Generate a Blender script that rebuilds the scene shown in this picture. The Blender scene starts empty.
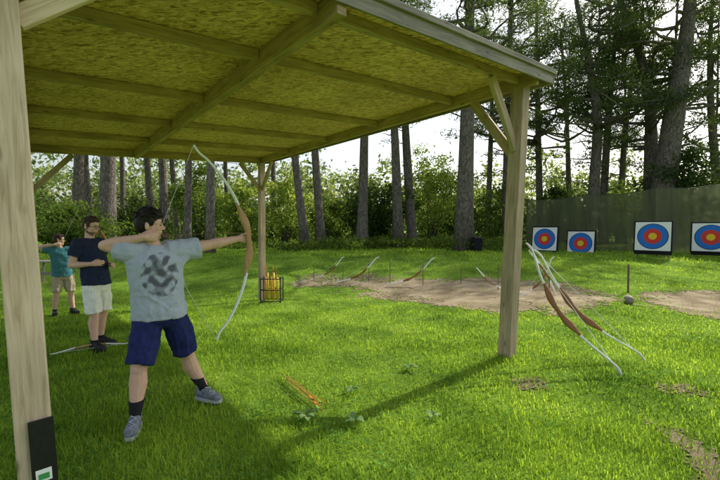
import bpy, bmesh, math, random
import numpy as np
from mathutils import Vector, Matrix
RD=random.Random(7); NR=np.random.default_rng(7)
SC=bpy.context.scene; COL=SC.collection
SC.view_settings.view_transform='Standard'; SC.view_settings.look='None'; SC.view_settings.exposure=0
F=390.0; CAMZ=1.62; PITCH=math.atan(12/390.0)
CP,SP=math.cos(PITCH),math.sin(PITCH)
V=Vector
UP=V((0,0,1)); U=V((.770,.638,0)).normalized(); VV=V((-U.y,U.x,0)); NN=-VV
# ------------------------------------------------------------------ helpers
def ray(px,py):
    x=(px-360)/F; y=(240-py)/F
    return V((x,CP+y*SP,-SP+y*CP))
def W(px,py,Y):
    d=ray(px,py); return V((0,0,CAMZ))+d*(Y/d.y)
def ss(a,b,x):
    t=np.clip((np.asarray(x,float)-a)/(b-a),0,1); return t*t*(3-2*t)
def terr(x,y):
    x=np.asarray(x,float); y=np.asarray(y,float)
    dip=-.28*ss(4.5,10.5,y)*(1-ss(-1,4.5,x))*(1-ss(11,16,y))
    rise=.42*ss(10.5,17,y)
    und=.012*np.sin(x*1.3+.5)*np.sin(y*1.1)+.02*np.sin(x*.5+y*.37)*ss(6,12,y)
    far=.6*ss(30,90,y)
    return dip+rise+und+far
def tz(x,y): return float(terr(x,y))
def G(px,py):
    d=ray(px,py); o=V((0,0,CAMZ)); t=.5
    while t<200:
        p=o+d*t
        if p.z<tz(p.x,p.y): break
        t+=.02
    return V((p.x,p.y,tz(p.x,p.y)))
def mesh_np(name,vs,fs,k):
    vs=np.asarray(vs,np.float32); fs=np.asarray(fs,np.int32)
    me=bpy.data.meshes.new(name)
    me.vertices.add(len(vs)); me.vertices.foreach_set('co',vs.ravel())
    me.loops.add(fs.size); me.loops.foreach_set('vertex_index',fs.ravel())
    me.polygons.add(len(fs)); me.polygons.foreach_set('loop_start',np.arange(0,fs.size,k,dtype=np.int32))
    me.update(calc_edges=True); me.validate()
    return me
def link(name,me,mat=None,parent=None):
    o=bpy.data.objects.new(name,me); COL.objects.link(o)
    if mat is not None and len(me.materials)==0: me.materials.append(mat)
    if parent is not None: o.parent=parent
    return o
def tag(o,label=None,cat=None,group=None,kind=None):
    if label: o['label']=label
    if cat: o['category']=cat
    if group: o['group']=group
    if kind: o['kind']=kind
    return o
def thing(name,loc,label,cat,group=None):
    o=bpy.data.objects.new(name,None); COL.objects.link(o); o.location=loc
    o.empty_display_size=.1
    return tag(o,label,cat,group)
def bm_mesh(name,bm,smooth=False):
    bmesh.ops.recalc_face_normals(bm,faces=bm.faces[:])
    me=bpy.data.meshes.new(name); bm.to_mesh(me); bm.free()
    if smooth: me.polygons.foreach_set('use_smooth',[True]*len(me.polygons))
    return me
def part(name,bm,mat,root,smooth=False,base=None):
    off=base if base is not None else root.location
    bmesh.ops.translate(bm,verts=bm.verts[:],vec=-V(off))
    return link(name,bm_mesh(name,bm,smooth),mat,root)
def solo(name,bm,mat,loc,label,cat,group=None,smooth=False):
    bmesh.ops.translate(bm,verts=bm.verts[:],vec=-V(loc))
    o=link(name,bm_mesh(name,bm,smooth),mat); o.location=loc
    return tag(o,label,cat,group)
def dup(root,loc=None,label=None):
    r=root.copy(); COL.objects.link(r)
    if loc is not None: r.location=loc
    if label: r['label']=label
    for ch in list(root.children):
        c=ch.copy(); COL.objects.link(c); c.parent=r
        for g in list(ch.children):
            d=g.copy(); COL.objects.link(d); d.parent=c
    return r
def frame(d,ref=UP):
    d=V(d).normalized(); a=V(ref)-d*V(ref).dot(d)
    if a.length<1e-3: a=V((1,0,0))-d*d.x
    a.normalize(); return d,a,d.cross(a)
def loft(bm,rings,seg=14,closed=True,power=2.0):
    prev=None; first=None
    for c,A,B in rings:
        c=V(c);A=V(A);B=V(B); r=[]
        for i in range(seg):
            t=2*math.pi*i/seg; ca,sa=math.cos(t),math.sin(t)
            if power!=2:
                ca=math.copysign(abs(ca)**(2/power),ca); sa=math.copysign(abs(sa)**(2/power),sa)
            r.append(bm.verts.new(c+A*ca+B*sa))
        if prev:
            for i in range(seg): bm.faces.new((prev[i],prev[(i+1)%seg],r[(i+1)%seg],r[i]))
        else: first=r
        prev=r
    if closed:
        bm.faces.new(first[::-1]); bm.faces.new(prev)
def tube(bm,pts,rad,seg=8,ref=UP):
    pts=[V(p) for p in pts]; rings=[]
    if not hasattr(rad,'__len__'): rad=[rad]*len(pts)
    for i,p in enumerate(pts):
        d=pts[min(i+1,len(pts)-1)]-pts[max(i-1,0)]
        _,a,b=frame(d,ref if abs(d.normalized().dot(V(ref)))<.98 else V((1,0,0)))
        rings.append((p,a*rad[i],b*rad[i]))
    loft(bm,rings,seg)
def capsule(bm,p0,r0,p1,r1,seg=12):
    p0=V(p0);p1=V(p1); d=(p1-p0); 
    if d.length<1e-5: d=V((0,0,1e-4))
    d,a,b=frame(d,UP if abs(d.normalized().z)<.95 else V((1,0,0)))
    rings=[]
    for th in (-85,-60,-30,0):
        t=math.radians(th); rings.append((p0+d*r0*math.sin(t),a*r0*math.cos(t),b*r0*math.cos(t)))
    for th in (0,30,60,85):
        t=math.radians(th); rings.append((p1+d*r1*math.sin(t),a*r1*math.cos(t),b*r1*math.cos(t)))
    loft(bm,rings,seg)
def ell(bm,c,A,B,C_,seg=14):
    c=V(c);A=V(A);B=V(B);C_=V(C_); rings=[]
    for th in (-86,-65,-42,-20,0,20,42,65,86):
        t=math.radians(th); rings.append((c+C_*math.sin(t),A*math.cos(t),B*math.cos(t)))
    loft(bm,rings,seg)
def box(bm,c,sx,sy,sz,ax=None,bev=0):
    c=V(c); ax=ax or (V((1,0,0)),V((0,1,0)),V((0,0,1)))
    vs=[]
    for k in (-1,1):
        for j in (-1,1):
            for i in (-1,1): vs.append(bm.verts.new(c+ax[0]*(i*sx/2)+ax[1]*(j*sy/2)+ax[2]*(k*sz/2)))
    fs=[(0,2,3,1),(4,5,7,6),(0,1,5,4),(2,6,7,3),(0,4,6,2),(1,3,7,5)]
    fc=[bm.faces.new([vs[i] for i in f]) for f in fs]
    if bev>0:
        ed=set(e for f in fc for e in f.edges)
        bmesh.ops.bevel(bm,geom=list(ed),offset=bev,segments=2,affect='EDGES',profile=.5)
def beam(name,p0,p1,w,h,side,mat,root,bev=.006):
    p0=V(p0);p1=V(p1); z=(p1-p0); L=z.length; z.normalize()
    x=V(side)-z*V(side).dot(z); x.normalize(); y=z.cross(x)
    bm=bmesh.new(); box(bm,(0,0,L/2),w,h,L,bev=bev)
    o=link(name,bm_mesh(name,bm),mat,root)
    m=Matrix((x,y,z)).transposed().to_4x4(); m.translation=p0-V(root.location)
    o.matrix_basis=m
    return o
def remesh(bm,voxel,smooth,disp=0,dscale=.12,seed=0):
    bmesh.ops.recalc_face_normals(bm,faces=bm.faces[:])
    me=bpy.data.meshes.new('tmp'); bm.to_mesh(me); bm.free()
    o=bpy.data.objects.new('tmp',me); COL.objects.link(o)
    m=o.modifiers.new('r','REMESH'); m.mode='VOXEL'; m.voxel_size=voxel; m.use_smooth_shade=True
    if smooth:
        s=o.modifiers.new('s','SMOOTH'); s.factor=.5; s.iterations=smooth
    if disp:
        t=bpy.data.textures.new('wrinkle','CLOUDS'); t.noise_scale=dscale; t.noise_depth=2
        d=o.modifiers.new('d','DISPLACE'); d.texture=t; d.strength=disp; d.mid_level=.5; d.texture_coords='LOCAL'
    bpy.context.view_layer.update()
    dg=bpy.context.evaluated_depsgraph_get()
    out=bpy.data.meshes.new_from_object(o.evaluated_get(dg))
    bpy.data.objects.remove(o); bpy.data.meshes.remove(me)
    out.polygons.foreach_set('use_smooth',[True]*len(out.polygons))
    return out
def rpart(name,bm,mat,root,voxel,smooth=2,disp=0,dscale=.12):
    bmesh.ops.translate(bm,verts=bm.verts[:],vec=-V(root.location))
    me=remesh(bm,voxel,smooth,disp,dscale); me.name=name
    return link(name,me,mat,root)
def lerp(a,b,t): return a+(b-a)*t
# ------------------------------------------------------------------ materials
def nm(name):
    m=bpy.data.materials.new(name); m.use_nodes=True; nt=m.node_tree
    return m,nt,nt.nodes['Principled BSDF']
def N(nt,t,**kw):
    n=nt.nodes.new(t)
    for k,v in kw.items():
        if k in n.inputs: n.inputs[k].default_value=v
        else: setattr(n,k,v)
    return n
def ramp(nt,fac,stops):
    r=nt.nodes.new('ShaderNodeValToRGB'); e=r.color_ramp.elements
    while len(e)<len(stops): e.new(.5)
    for i,(p,c) in enumerate(stops): e[i].position=p; e[i].color=(*c,1)
    nt.links.new(fac,r.inputs[0]); return r.outputs[0]
def simple(name,c,rough=.7,var=.15,scale=20,bump=.1,metal=0,spec=.3):
    m,nt,b=nm(name); L=nt.links.new
    tc=N(nt,'ShaderNodeTexCoord'); n=N(nt,'ShaderNodeTexNoise',Scale=scale,Detail=6.0)
    L(tc.outputs['Object'],n.inputs['Vector'])
    L(ramp(nt,n.outputs['Fac'],[(.25,[x*(1-var) for x in c]),(.75,[min(1,x*(1+var)) for x in c])]),b.inputs['Base Color'])
    b.inputs['Roughness'].default_value=rough; b.inputs['Metallic'].default_value=metal
    b.inputs['Specular IOR Level'].default_value=spec
    if bump:
        bp=N(nt,'ShaderNodeBump',Strength=bump,Distance=.01); L(n.outputs['Fac'],bp.inputs['Height']); L(bp.outputs[0],b.inputs['Normal'])
    return m
def wood(name,c1,c2,c3,stretch=(14,14,.9),bump=.25,rough=.75):
    m,nt,b=nm(name); L=nt.links.new
    tc=N(nt,'ShaderNodeTexCoord'); oi=N(nt,'ShaderNodeObjectInfo')
    mul=N(nt,'ShaderNodeMath',operation='MULTIPLY'); mul.inputs[1].default_value=37.0; L(oi.outputs['Random'],mul.inputs[0])
    add=N(nt,'ShaderNodeVectorMath',operation='ADD'); L(tc.outputs['Object'],add.inputs[0]); L(mul.outputs[0],add.inputs[1])
    mp=N(nt,'ShaderNodeMapping'); mp.inputs['Scale'].default_value=stretch; L(add.outputs[0],mp.inputs[0])
    n=N(nt,'ShaderNodeTexNoise',Scale=3.0,Detail=8.0,Roughness=.62,Distortion=.6); L(mp.outputs[0],n.inputs['Vector'])
    n2=N(nt,'ShaderNodeTexNoise',Scale=1.7,Detail=4.0); L(add.outputs[0],n2.inputs['Vector'])
    mp3=N(nt,'ShaderNodeMapping'); mp3.inputs['Scale'].default_value=(9,9,3.2); L(add.outputs[0],mp3.inputs[0])
    vk=N(nt,'ShaderNodeTexVoronoi',Scale=1.0); L(mp3.outputs[0],vk.inputs['Vector'])
    knot=ramp(nt,vk.outputs['Distance'],[(.05,(.35,.35,.35)),(.16,(1,1,1))])
    c=ramp(nt,n.outputs['Fac'],[(.3,c1),(.5,c2),(.72,c3)])
    mx=N(nt,'ShaderNodeMix',data_type='RGBA',blend_type='MULTIPLY'); mx.inputs[0].default_value=1
    L(c,mx.inputs[6]); L(ramp(nt,n2.outputs['Fac'],[(.3,(.70,.70,.68)),(.7,(1.08,1.06,1.03))]),mx.inputs[7])
    mx2=N(nt,'ShaderNodeMix',data_type='RGBA',blend_type='MULTIPLY'); mx2.inputs[0].default_value=.8
    L(mx.outputs[2],mx2.inputs[6]); L(knot,mx2.inputs[7])
    L(mx2.outputs[2],b.inputs['Base Color']); b.inputs['Roughness'].default_value=rough
    b.inputs['Specular IOR Level'].default_value=.25
    bp=N(nt,'ShaderNodeBump',Strength=bump,Distance=.006); L(n.outputs['Fac'],bp.inputs['Height']); L(bp.outputs[0],b.inputs['Normal'])
    return m
def foliage(name,cd,cl,trans=.45,nscale=1.2,tint=1.25,big=0):
    m=bpy.data.materials.new(name); m.use_nodes=True; nt=m.node_tree; L=nt.links.new
    nt.nodes.remove(nt.nodes['Principled BSDF']); out=nt.nodes['Material Output']
    g=N(nt,'ShaderNodeNewGeometry'); n=N(nt,'ShaderNodeTexNoise',Scale=nscale,Detail=4.0,Roughness=.6); L(g.outputs['Position'],n.inputs['Vector'])
    a=N(nt,'ShaderNodeMath',operation='MULTIPLY_ADD'); L(g.outputs['Random Per Island'],a.inputs[0]); a.inputs[1].default_value=.5
    s=N(nt,'ShaderNodeMath',operation='MULTIPLY_ADD'); L(n.outputs['Fac'],s.inputs[0]); s.inputs[1].default_value=1.7; s.inputs[2].default_value=-.6
    L(s.outputs[0],a.inputs[2])
    c=ramp(nt,a.outputs[0],[(.1,cd),(.9,cl)])
    d=N(nt,'ShaderNodeBsdfDiffuse'); t=N(nt,'ShaderNodeBsdfTranslucent')
    hs=N(nt,'ShaderNodeMix',data_type='RGBA',blend_type='MULTIPLY'); hs.inputs[0].default_value=1; L(c,hs.inputs[6]); hs.inputs[7].default_value=(tint*1.10,tint,tint*.6,1)
    L(c,d.inputs['Color']); L(hs.outputs[2],t.inputs['Color'])
    mx=N(nt,'ShaderNodeMixShader'); mx.inputs[0].default_value=trans; L(d.outputs[0],mx.inputs[1]); L(t.outputs[0],mx.inputs[2])
    L(mx.outputs[0],out.inputs['Surface']); return m
def osb():
    m,nt,b=nm('osb'); L=nt.links.new
    tc=N(nt,'ShaderNodeTexCoord')
    last=None
    nd=N(nt,'ShaderNodeTexNoise',Scale=9.0,Detail=2.0); L(tc.outputs['Object'],nd.inputs['Vector'])
    av=N(nt,'ShaderNodeVectorMath',operation='MULTIPLY_ADD'); L(nd.outputs['Color'],av.inputs[0]); av.inputs[1].default_value=(.05,.05,.05); L(tc.outputs['Object'],av.inputs[2])
    for i,(rot,sc) in enumerate(((.3,(20,62,20)),(1.25,(18,58,20)),(2.3,(22,68,20)),(2.9,(18,56,20)))):
        mp=N(nt,'ShaderNodeMapping'); mp.inputs['Rotation'].default_value=(0,0,rot); mp.inputs['Scale'].default_value=sc; mp.inputs['Location'].default_value=(i*3.3,i,0)
        L(av.outputs[0],mp.inputs[0])
        v=N(nt,'ShaderNodeTexVoronoi',Scale=1.0); L(mp.outputs[0],v.inputs['Vector'])
        sep=N(nt,'ShaderNodeSeparateColor'); L(v.outputs['Color'],sep.inputs[0])
        c=ramp(nt,sep.outputs[0],[(.0,(.27,.15,.065)),(.35,(.68,.43,.21)),(.75,(.87,.60,.33)),(1,(.97,.77,.52))])
        if last is None: last=c
        else:
            mx=N(nt,'ShaderNodeMix',data_type='RGBA') 
            cm=N(nt,'ShaderNodeMath',operation='GREATER_THAN'); cm.inputs[1].default_value=.6; L(sep.outputs[1],cm.inputs[0])
            L(cm.outputs[0],mx.inputs[0]); L(last,mx.inputs[6]); L(c,mx.inputs[7]); last=mx.outputs[2]
    n=N(nt,'ShaderNodeTexNoise',Scale=1.1,Detail=5.0); L(tc.outputs['Object'],n.inputs['Vector'])
    mx=N(nt,'ShaderNodeMix',data_type='RGBA',blend_type='MULTIPLY'); mx.inputs[0].default_value=1; L(last,mx.inputs[6])
    L(ramp(nt,n.outputs['Fac'],[(.3,(.74,.70,.60)),(.7,(1.06,1.02,.97))]),mx.inputs[7])
    L(mx.outputs[2],b.inputs['Base Color']); b.inputs['Roughness'].default_value=.7
    return m
M={}
M['post']=wood('post_timber',(.46,.34,.23),(.69,.54,.40),(.81,.67,.53))
M['post2']=wood('post_weathered',(.30,.22,.145),(.48,.37,.26),(.60,.48,.355))
M['beam']=wood('beam_timber',(.28,.185,.11),(.46,.33,.21),(.58,.44,.30))
M['old']=wood('weathered_timber',(.17,.15,.125),(.29,.26,.22),(.40,.37,.33))
M['stake']=simple('dark_stake',(.16,.125,.09),.9,.3,30,.2)
M['osb']=osb()
M['felt']=simple('roof_felt',(.16,.15,.14),.9,.25,60,.4)
M['rubber']=simple('black_rubber',(.012,.012,.012),.5,.3,40,.1)
M['skin']=simple('skin',(.70,.43,.32),.5,.08,30,.05,spec=.35)
M['navy']=simple('navy_cloth',(.014,.022,.11),.85,.3,25,.2)
M['navy2']=simple('dark_navy_cloth',(.018,.026,.065),.9,.3,25,.2)
M['cream']=simple('cream_cloth',(.88,.86,.82),.9,.05,25,.2)
M['teal']=simple('teal_cloth',(.06,.20,.24),.9,.2,25,.2)
M['khaki']=simple('khaki_cloth',(.46,.39,.27),.9,.15,25,.2)
M['sock']=simple('sock_black',(.015,.015,.018),.95,.3,80,.2)
M['shoe']=simple('shoe_grey',(.17,.19,.22),.8,.5,35,.3)
M['shoe_dark']=simple('shoe_black',(.02,.02,.022),.6,.3,35,.2)
M['sole']=simple('sole_pale',(.5,.52,.55),.7,.1,30,.1)
M['hair']=simple('hair_black',(.014,.010,.009),.6,.5,60,.5)
M['hairb']=simple('hair_brown',(.055,.032,.02),.6,.5,60,.5)
M['stubble']=simple('beard_stubble',(.20,.115,.075),.8,.3,90,.2)
M['eye']=simple('eye_dark',(.04,.03,.025),.2,.1,10,0)
M['lip']=simple('lips',(.50,.24,.19),.5,.1,30,0)
M['limb']=simple('bow_limb_white',(.88,.88,.86),.35,.03,20,0,spec=.5)
M['riser']=wood('bow_riser_wood',(.17,.07,.028),(.32,.145,.06),(.44,.22,.10),(40,40,4),.1,.35)
M['riser2']=wood('bow_riser_maple',(.36,.20,.085),(.50,.30,.13),(.60,.40,.20),(40,40,4),.1,.35)
M['dlimb']=simple('bow_limb_dark',(.09,.07,.05),.4,.2,20,0)
M['string']=simple('bow_string',(.65,.65,.6),.8,.1,20,0)
M['arrow']=simple('arrow_shaft_orange',(.60,.27,.07),.5,.15,40,0)
M['arrow2']=simple('arrow_shaft_brown',(.16,.10,.06),.5,.15,40,0)
M['fl_o']=simple('fletching_orange',(.75,.18,.03),.6,.1,40,0)
M['fl_g']=simple('fletching_green',(.12,.42,.06),.6,.1,40,0)
M['fl_y']=simple('fletching_yellow',(.75,.55,.04),.6,.1,40,0)
M['steel']=simple('dark_steel',(.05,.055,.05),.45,.3,30,.1,metal=.6)
M['yellow']=simple('yellow_tube',(.70,.42,.05),.5,.12,20,.05)
M['white']=simple('white_paper',(.84,.84,.83),.8,.04,15,.03)
M['t_black']=simple('target_black',(.012,.012,.014),.8,.3,30,.2)
M['t_blue']=simple('target_blue',(.02,.17,.60),.7,.1,30,.03)
M['t_red']=simple('target_red',(.66,.05,.04),.7,.1,30,.03)
M['t_gold']=simple('target_gold',(.80,.52,.03),.7,.1,30,.03)
M['green_label']=simple('label_green',(.06,.30,.08),.5,.1,30,0)
M['pine']=foliage('pine_needles',(.024,.05,.018),(.13,.19,.06),.48,.9)
M['leaf_dark']=foliage('evergreen_leaves',(.018,.038,.013),(.09,.15,.04),.4,1.2)
M['leaf_mid']=foliage('shrub_leaves',(.036,.07,.017),(.20,.30,.06),.5,.8)
M['leaf_light']=foliage('young_leaves',(.09,.15,.03),(.40,.52,.12),.55,.8)
M['wood_far']=foliage('woodland_leaves',(.05,.08,.033),(.31,.40,.15),.55,.22)  # leaf colours lightened so distance haze is painted into the far wood
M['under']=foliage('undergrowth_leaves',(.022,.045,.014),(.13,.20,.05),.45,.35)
M['grass']=foliage('grass_blades',(.078,.182,.018),(.42,.60,.075),.52,.9,1.3)
M['clover']=foliage('clover_leaves',(.06,.17,.03),(.20,.40,.08),.35,3)
M['weed']=foliage('weed_leaves',(.10,.21,.06),(.28,.40,.17),.35,9)
def tee_print():
    m=simple('grey_marl_printed',(.43,.475,.57),.9,.12,90,.15); nt=m.node_tree; L=nt.links.new; b=nt.nodes['Principled BSDF']
    src=b.inputs['Base Color'].links[0].from_socket
    at=N(nt,'ShaderNodeAttribute'); at.attribute_name='print_mask'
    tc=N(nt,'ShaderNodeTexCoord'); n=N(nt,'ShaderNodeTexNoise',Scale=55.0,Detail=5.0,Roughness=.7); L(tc.outputs['Object'],n.inputs['Vector'])
    s=N(nt,'ShaderNodeMath',operation='MULTIPLY_ADD'); L(n.outputs['Fac'],s.inputs[0]); s.inputs[1].default_value=.5; s.inputs[2].default_value=-.25
    a=N(nt,'ShaderNodeMath',operation='ADD'); L(at.outputs['Fac'],a.inputs[0]); L(s.outputs[0],a.inputs[1])
    f=ramp(nt,a.outputs[0],[(.36,(0,0,0)),(.46,(.5,.5,.5)),(.58,(.6,.6,.6)),(.70,(.9,.9,.9))])
    mx=N(nt,'ShaderNodeMix',data_type='RGBA'); L(f,mx.inputs[0]); L(src,mx.inputs[6]); mx.inputs[7].default_value=(.075,.08,.095,1)
    L(mx.outputs[2],b.inputs['Base Color']); return m
M['tee_print']=tee_print()
def bark():
    m,nt,b=nm('pine_bark'); L=nt.links.new
    g=N(nt,'ShaderNodeNewGeometry')
    mp=N(nt,'ShaderNodeMapping'); mp.inputs['Scale'].default_value=(5,5,1.2); L(g.outputs['Position'],mp.inputs[0])
    n=N(nt,'ShaderNodeTexNoise',Scale=2.2,Detail=8.0,Roughness=.65,Distortion=.5); L(mp.outputs[0],n.inputs['Vector'])
    v=N(nt,'ShaderNodeTexVoronoi',Scale=2.4); v.feature='DISTANCE_TO_EDGE'; L(mp.outputs[0],v.inputs['Vector'])
    mx=N(nt,'ShaderNodeMix',data_type='RGBA',blend_type='MULTIPLY'); mx.inputs[0].default_value=.8
    L(ramp(nt,n.outputs['Fac'],[(.3,(.095,.085,.072)),(.55,(.22,.19,.165)),(.75,(.34,.30,.265))]),mx.inputs[6])
    L(ramp(nt,v.outputs['Distance'],[(.0,(.25,.23,.21)),(.15,(1,1,1))]),mx.inputs[7])
    L(mx.outputs[2],b.inputs['Base Color']); b.inputs['Roughness'].default_value=.95; b.inputs['Specular IOR Level'].default_value=.1
    bp=N(nt,'ShaderNodeBump',Strength=.7,Distance=.05); L(v.outputs['Distance'],bp.inputs['Height']); L(bp.outputs[0],b.inputs['Normal'])
    return m
M['bark']=bark()
def ground_mat():
    m,nt,b=nm('lawn_soil'); L=nt.links.new
    g=N(nt,'ShaderNodeNewGeometry')
    n=N(nt,'ShaderNodeTexNoise',Scale=.9,Detail=8.0,Roughness=.65); L(g.outputs['Position'],n.inputs['Vector'])
    n2=N(nt,'ShaderNodeTexNoise',Scale=38.0,Detail=5.0,Roughness=.7); L(g.outputs['Position'],n2.inputs['Vector'])
    mx=N(nt,'ShaderNodeMix',data_type='RGBA',blend_type='MULTIPLY'); mx.inputs[0].default_value=1
    L(ramp(nt,n.outputs['Fac'],[(.3,(.09,.17,.022)),(.55,(.20,.33,.04)),(.75,(.28,.38,.07))]),mx.inputs[6])
    L(ramp(nt,n2.outputs['Fac'],[(.3,(.4,.45,.4)),(.6,(1.1,1.1,1.0))]),mx.inputs[7])
    L(mx.outputs[2],b.inputs['Base Color']); b.inputs['Roughness'].default_value=1; b.inputs['Specular IOR Level'].default_value=.05
    bp=N(nt,'ShaderNodeBump',Strength=.8,Distance=.05); L(n2.outputs['Fac'],bp.inputs['Height']); L(bp.outputs[0],b.inputs['Normal'])
    return m
M['ground']=ground_mat()
def dirt_mat(name,a,b_,c,hi):
    m,nt,b=nm(name); L=nt.links.new
    g=N(nt,'ShaderNodeNewGeometry')
    n=N(nt,'ShaderNodeTexNoise',Scale=1.4,Detail=8.0,Roughness=.65); L(g.outputs['Position'],n.inputs['Vector'])
    n2=N(nt,'ShaderNodeTexNoise',Scale=70.0,Detail=3.0,Roughness=.6); L(g.outputs['Position'],n2.inputs['Vector'])
    mx=N(nt,'ShaderNodeMix',data_type='RGBA',blend_type='MULTIPLY'); mx.inputs[0].default_value=1
    L(ramp(nt,n.outputs['Fac'],[(.32,a),(.5,b_),(.68,c)]),mx.inputs[6])
    L(ramp(nt,n2.outputs['Fac'],[(.3,(hi,hi,hi)),(.6,(1.03,1.03,1.03))]),mx.inputs[7])
    L(mx.outputs[2],b.inputs['Base Color']); b.inputs['Roughness'].default_value=1; b.inputs['Specular IOR Level'].default_value=.05
    bp=N(nt,'ShaderNodeBump',Strength=.35,Distance=.02); L(n2.outputs['Fac'],bp.inputs['Height']); L(bp.outputs[0],b.inputs['Normal'])
    return m
M['dirt']=dirt_mat('dry_earth',(.15,.118,.07),(.28,.225,.14),(.42,.345,.235),.72)
M['soil']=dirt_mat('dark_soil',(.13,.10,.06),(.20,.155,.10),(.28,.22,.15),.6)
def net_mat():
    m=bpy.data.materials.new('shade_net'); m.use_nodes=True; nt=m.node_tree; L=nt.links.new
    nt.nodes.remove(nt.nodes['Principled BSDF']); out=nt.nodes['Material Output']
    g=N(nt,'ShaderNodeNewGeometry')
    mp=N(nt,'ShaderNodeMapping'); mp.inputs['Scale'].default_value=(1.6,1.6,.25); L(g.outputs['Position'],mp.inputs[0])
    n=N(nt,'ShaderNodeTexNoise',Scale=1.6,Detail=6.0,Roughness=.6); L(mp.outputs[0],n.inputs['Vector'])
    c=ramp(nt,n.outputs['Fac'],[(.3,(.085,.098,.055)),(.7,(.155,.168,.095))])
    d=N(nt,'ShaderNodeBsdfDiffuse'); t=N(nt,'ShaderNodeBsdfTranslucent'); L(c,d.inputs[0]); L(c,t.inputs[0])
    mx=N(nt,'ShaderNodeMixShader'); mx.inputs[0].default_value=.5; L(d.outputs[0],mx.inputs[1]); L(t.outputs[0],mx.inputs[2])
    tr=N(nt,'ShaderNodeBsdfTransparent'); mt=N(nt,'ShaderNodeMixShader'); mt.inputs[0].default_value=.2; L(mx.outputs[0],mt.inputs[1]); L(tr.outputs[0],mt.inputs[2])
    L(mt.outputs[0],out.inputs['Surface'])
    return m
M['net']=net_mat()
# ------------------------------------------------------------------ world, sun, camera
w=bpy.data.worlds.new('World'); SC.world=w; w.use_nodes=True; nt=w.node_tree
sky=nt.nodes.new('ShaderNodeTexSky'); sky.sky_type='NISHITA'; sky.sun_disc=False
EL=math.radians(43); AZ=math.atan2(U.x,U.y)
sky.sun_elevation=EL; sky.sun_rotation=AZ; sky.air_density=1.3; sky.dust_density=3.0; sky.ozone_density=.8
hs=nt.nodes.new('ShaderNodeHueSaturation'); hs.inputs['Saturation'].default_value=.6; hs.inputs['Value'].default_value=1.35
nt.links.new(sky.outputs[0],hs.inputs['Color'])
bg=nt.nodes['Background']; bg.inputs['Strength'].default_value=.15; nt.links.new(hs.outputs[0],bg.inputs['Color'])
ld=bpy.data.lights.new('sun','SUN'); ld.energy=5.0; ld.angle=math.radians(.5); ld.color=(1,.95,.87)
lo=bpy.data.objects.new('sun',ld); COL.objects.link(lo); lo.location=(20,20,25)
sd=V((U.x*math.cos(EL),U.y*math.cos(EL),math.sin(EL)))
lo.rotation_euler=(-sd).to_track_quat('-Z','Y').to_euler()
cd=bpy.data.cameras.new('camera'); cd.sensor_width=36; cd.lens=36*F/720; cd.clip_end=2000; cd.clip_start=.05
co=bpy.data.objects.new('camera',cd); COL.objects.link(co); co.location=(0,0,CAMZ); co.rotation_euler=(math.pi/2-PITCH,0,0)
SC.camera=co
# ------------------------------------------------------------------ ground
xs=np.unique(np.concatenate([np.arange(-24,30,.3),np.linspace(-400,-24,30),np.linspace(30,400,30)]))
ys=np.unique(np.concatenate([np.arange(-6,36,.3),np.linspace(-60,-6,8),np.linspace(36,600,40)]))
XX,YY=np.meshgrid(xs,ys); ZZ=terr(XX,YY)
vs=np.stack([XX,YY,ZZ],-1).reshape(-1,3); nx=len(xs); ny=len(ys)
ii=(np.arange(ny-1)[:,None]*nx+np.arange(nx-1)[None,:]).ravel()
fs=np.stack([ii,ii+1,ii+nx+1,ii+nx],-1)
me=mesh_np('ground',vs,fs,4); me.polygons.foreach_set('use_smooth',[True]*len(me.polygons))
tag(link('ground',me,M['ground']),'grassy ground of the archery field','ground',kind='structure')
def inpoly(x,y,poly):
    r=np.zeros(x.shape,bool); n=len(poly); j=n-1
    for i in range(n):
        xi,yi=poly[i];xj,yj=poly[j]
        c=((yi>y)!=(yj>y))&(x<(xj-xi)*(y-yi)/((yj-yi)+1e-12)+xi)
        r^=c; j=i
    return r
def wob(x,y,a):
    return a*(np.sin(x*2.9+np.sin(y*3.7)*1.3)+.6*np.sin(x*7.3+y*5.1)+.4*np.sin(x*23+1.7*np.sin(y*19))), a*(np.sin(y*3.1+np.sin(x*2.7)*1.2)+.6*np.sin(y*7.1-x*5.3)+.4*np.sin(y*21+1.3*np.sin(x*17)))
DIRT=[]
def dirt(name,pp,cell,a,mat='dirt',jit=.3,keep=.03):
    poly=[(p.x,p.y) for p in (G(*q) for q in pp)]
    DIRT.append((poly,a,jit,keep))
    x0=min(p[0] for p in poly)-.3;x1=max(p[0] for p in poly)+.3;y0=min(p[1] for p in poly)-.3;y1=max(p[1] for p in poly)+.3
    gx=np.arange(x0,x1,cell); gy=np.arange(y0,y1,cell); X,Y=np.meshgrid(gx,gy)
    cx=X[:-1,:-1]+cell/2; cy=Y[:-1,:-1]+cell/2; wx,wy=wob(cx,cy,a)
    jj=jit*.35
    ok=inpoly(cx+wx+NR.normal(0,jj,cx.shape),cy+wy+NR.normal(0,jj,cx.shape),poly).ravel()
    vs=np.stack([X,Y,terr(X,Y)+.010],-1).reshape(-1,3); n=len(gx)
    ii=(np.arange(len(gy)-1)[:,None]*n+np.arange(n-1)[None,:]).ravel()[ok]
    fs=np.stack([ii,ii+1,ii+n+1,ii+n],-1)
    used=np.unique(fs); rm=np.full(len(vs),-1); rm[used]=np.arange(len(used))
    tag(link(name,mesh_np(name,vs[used],rm[fs],4),M[mat]),kind='structure')
dirt('dirt_path',[(285,281),(330,276),(400,278),(470,279),(520,281),(560,284),(592,291),(606,300),(590,311),(545,315),(480,311),(440,307),(395,299),(350,289),(310,286)],.06,.24,'dirt',.52,.07)
dirt('dirt_path',[(640,298),(668,293),(720,292),(780,297),(780,322),(704,317),(650,307)],.06,.2,'dirt',.42,.07)
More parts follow.
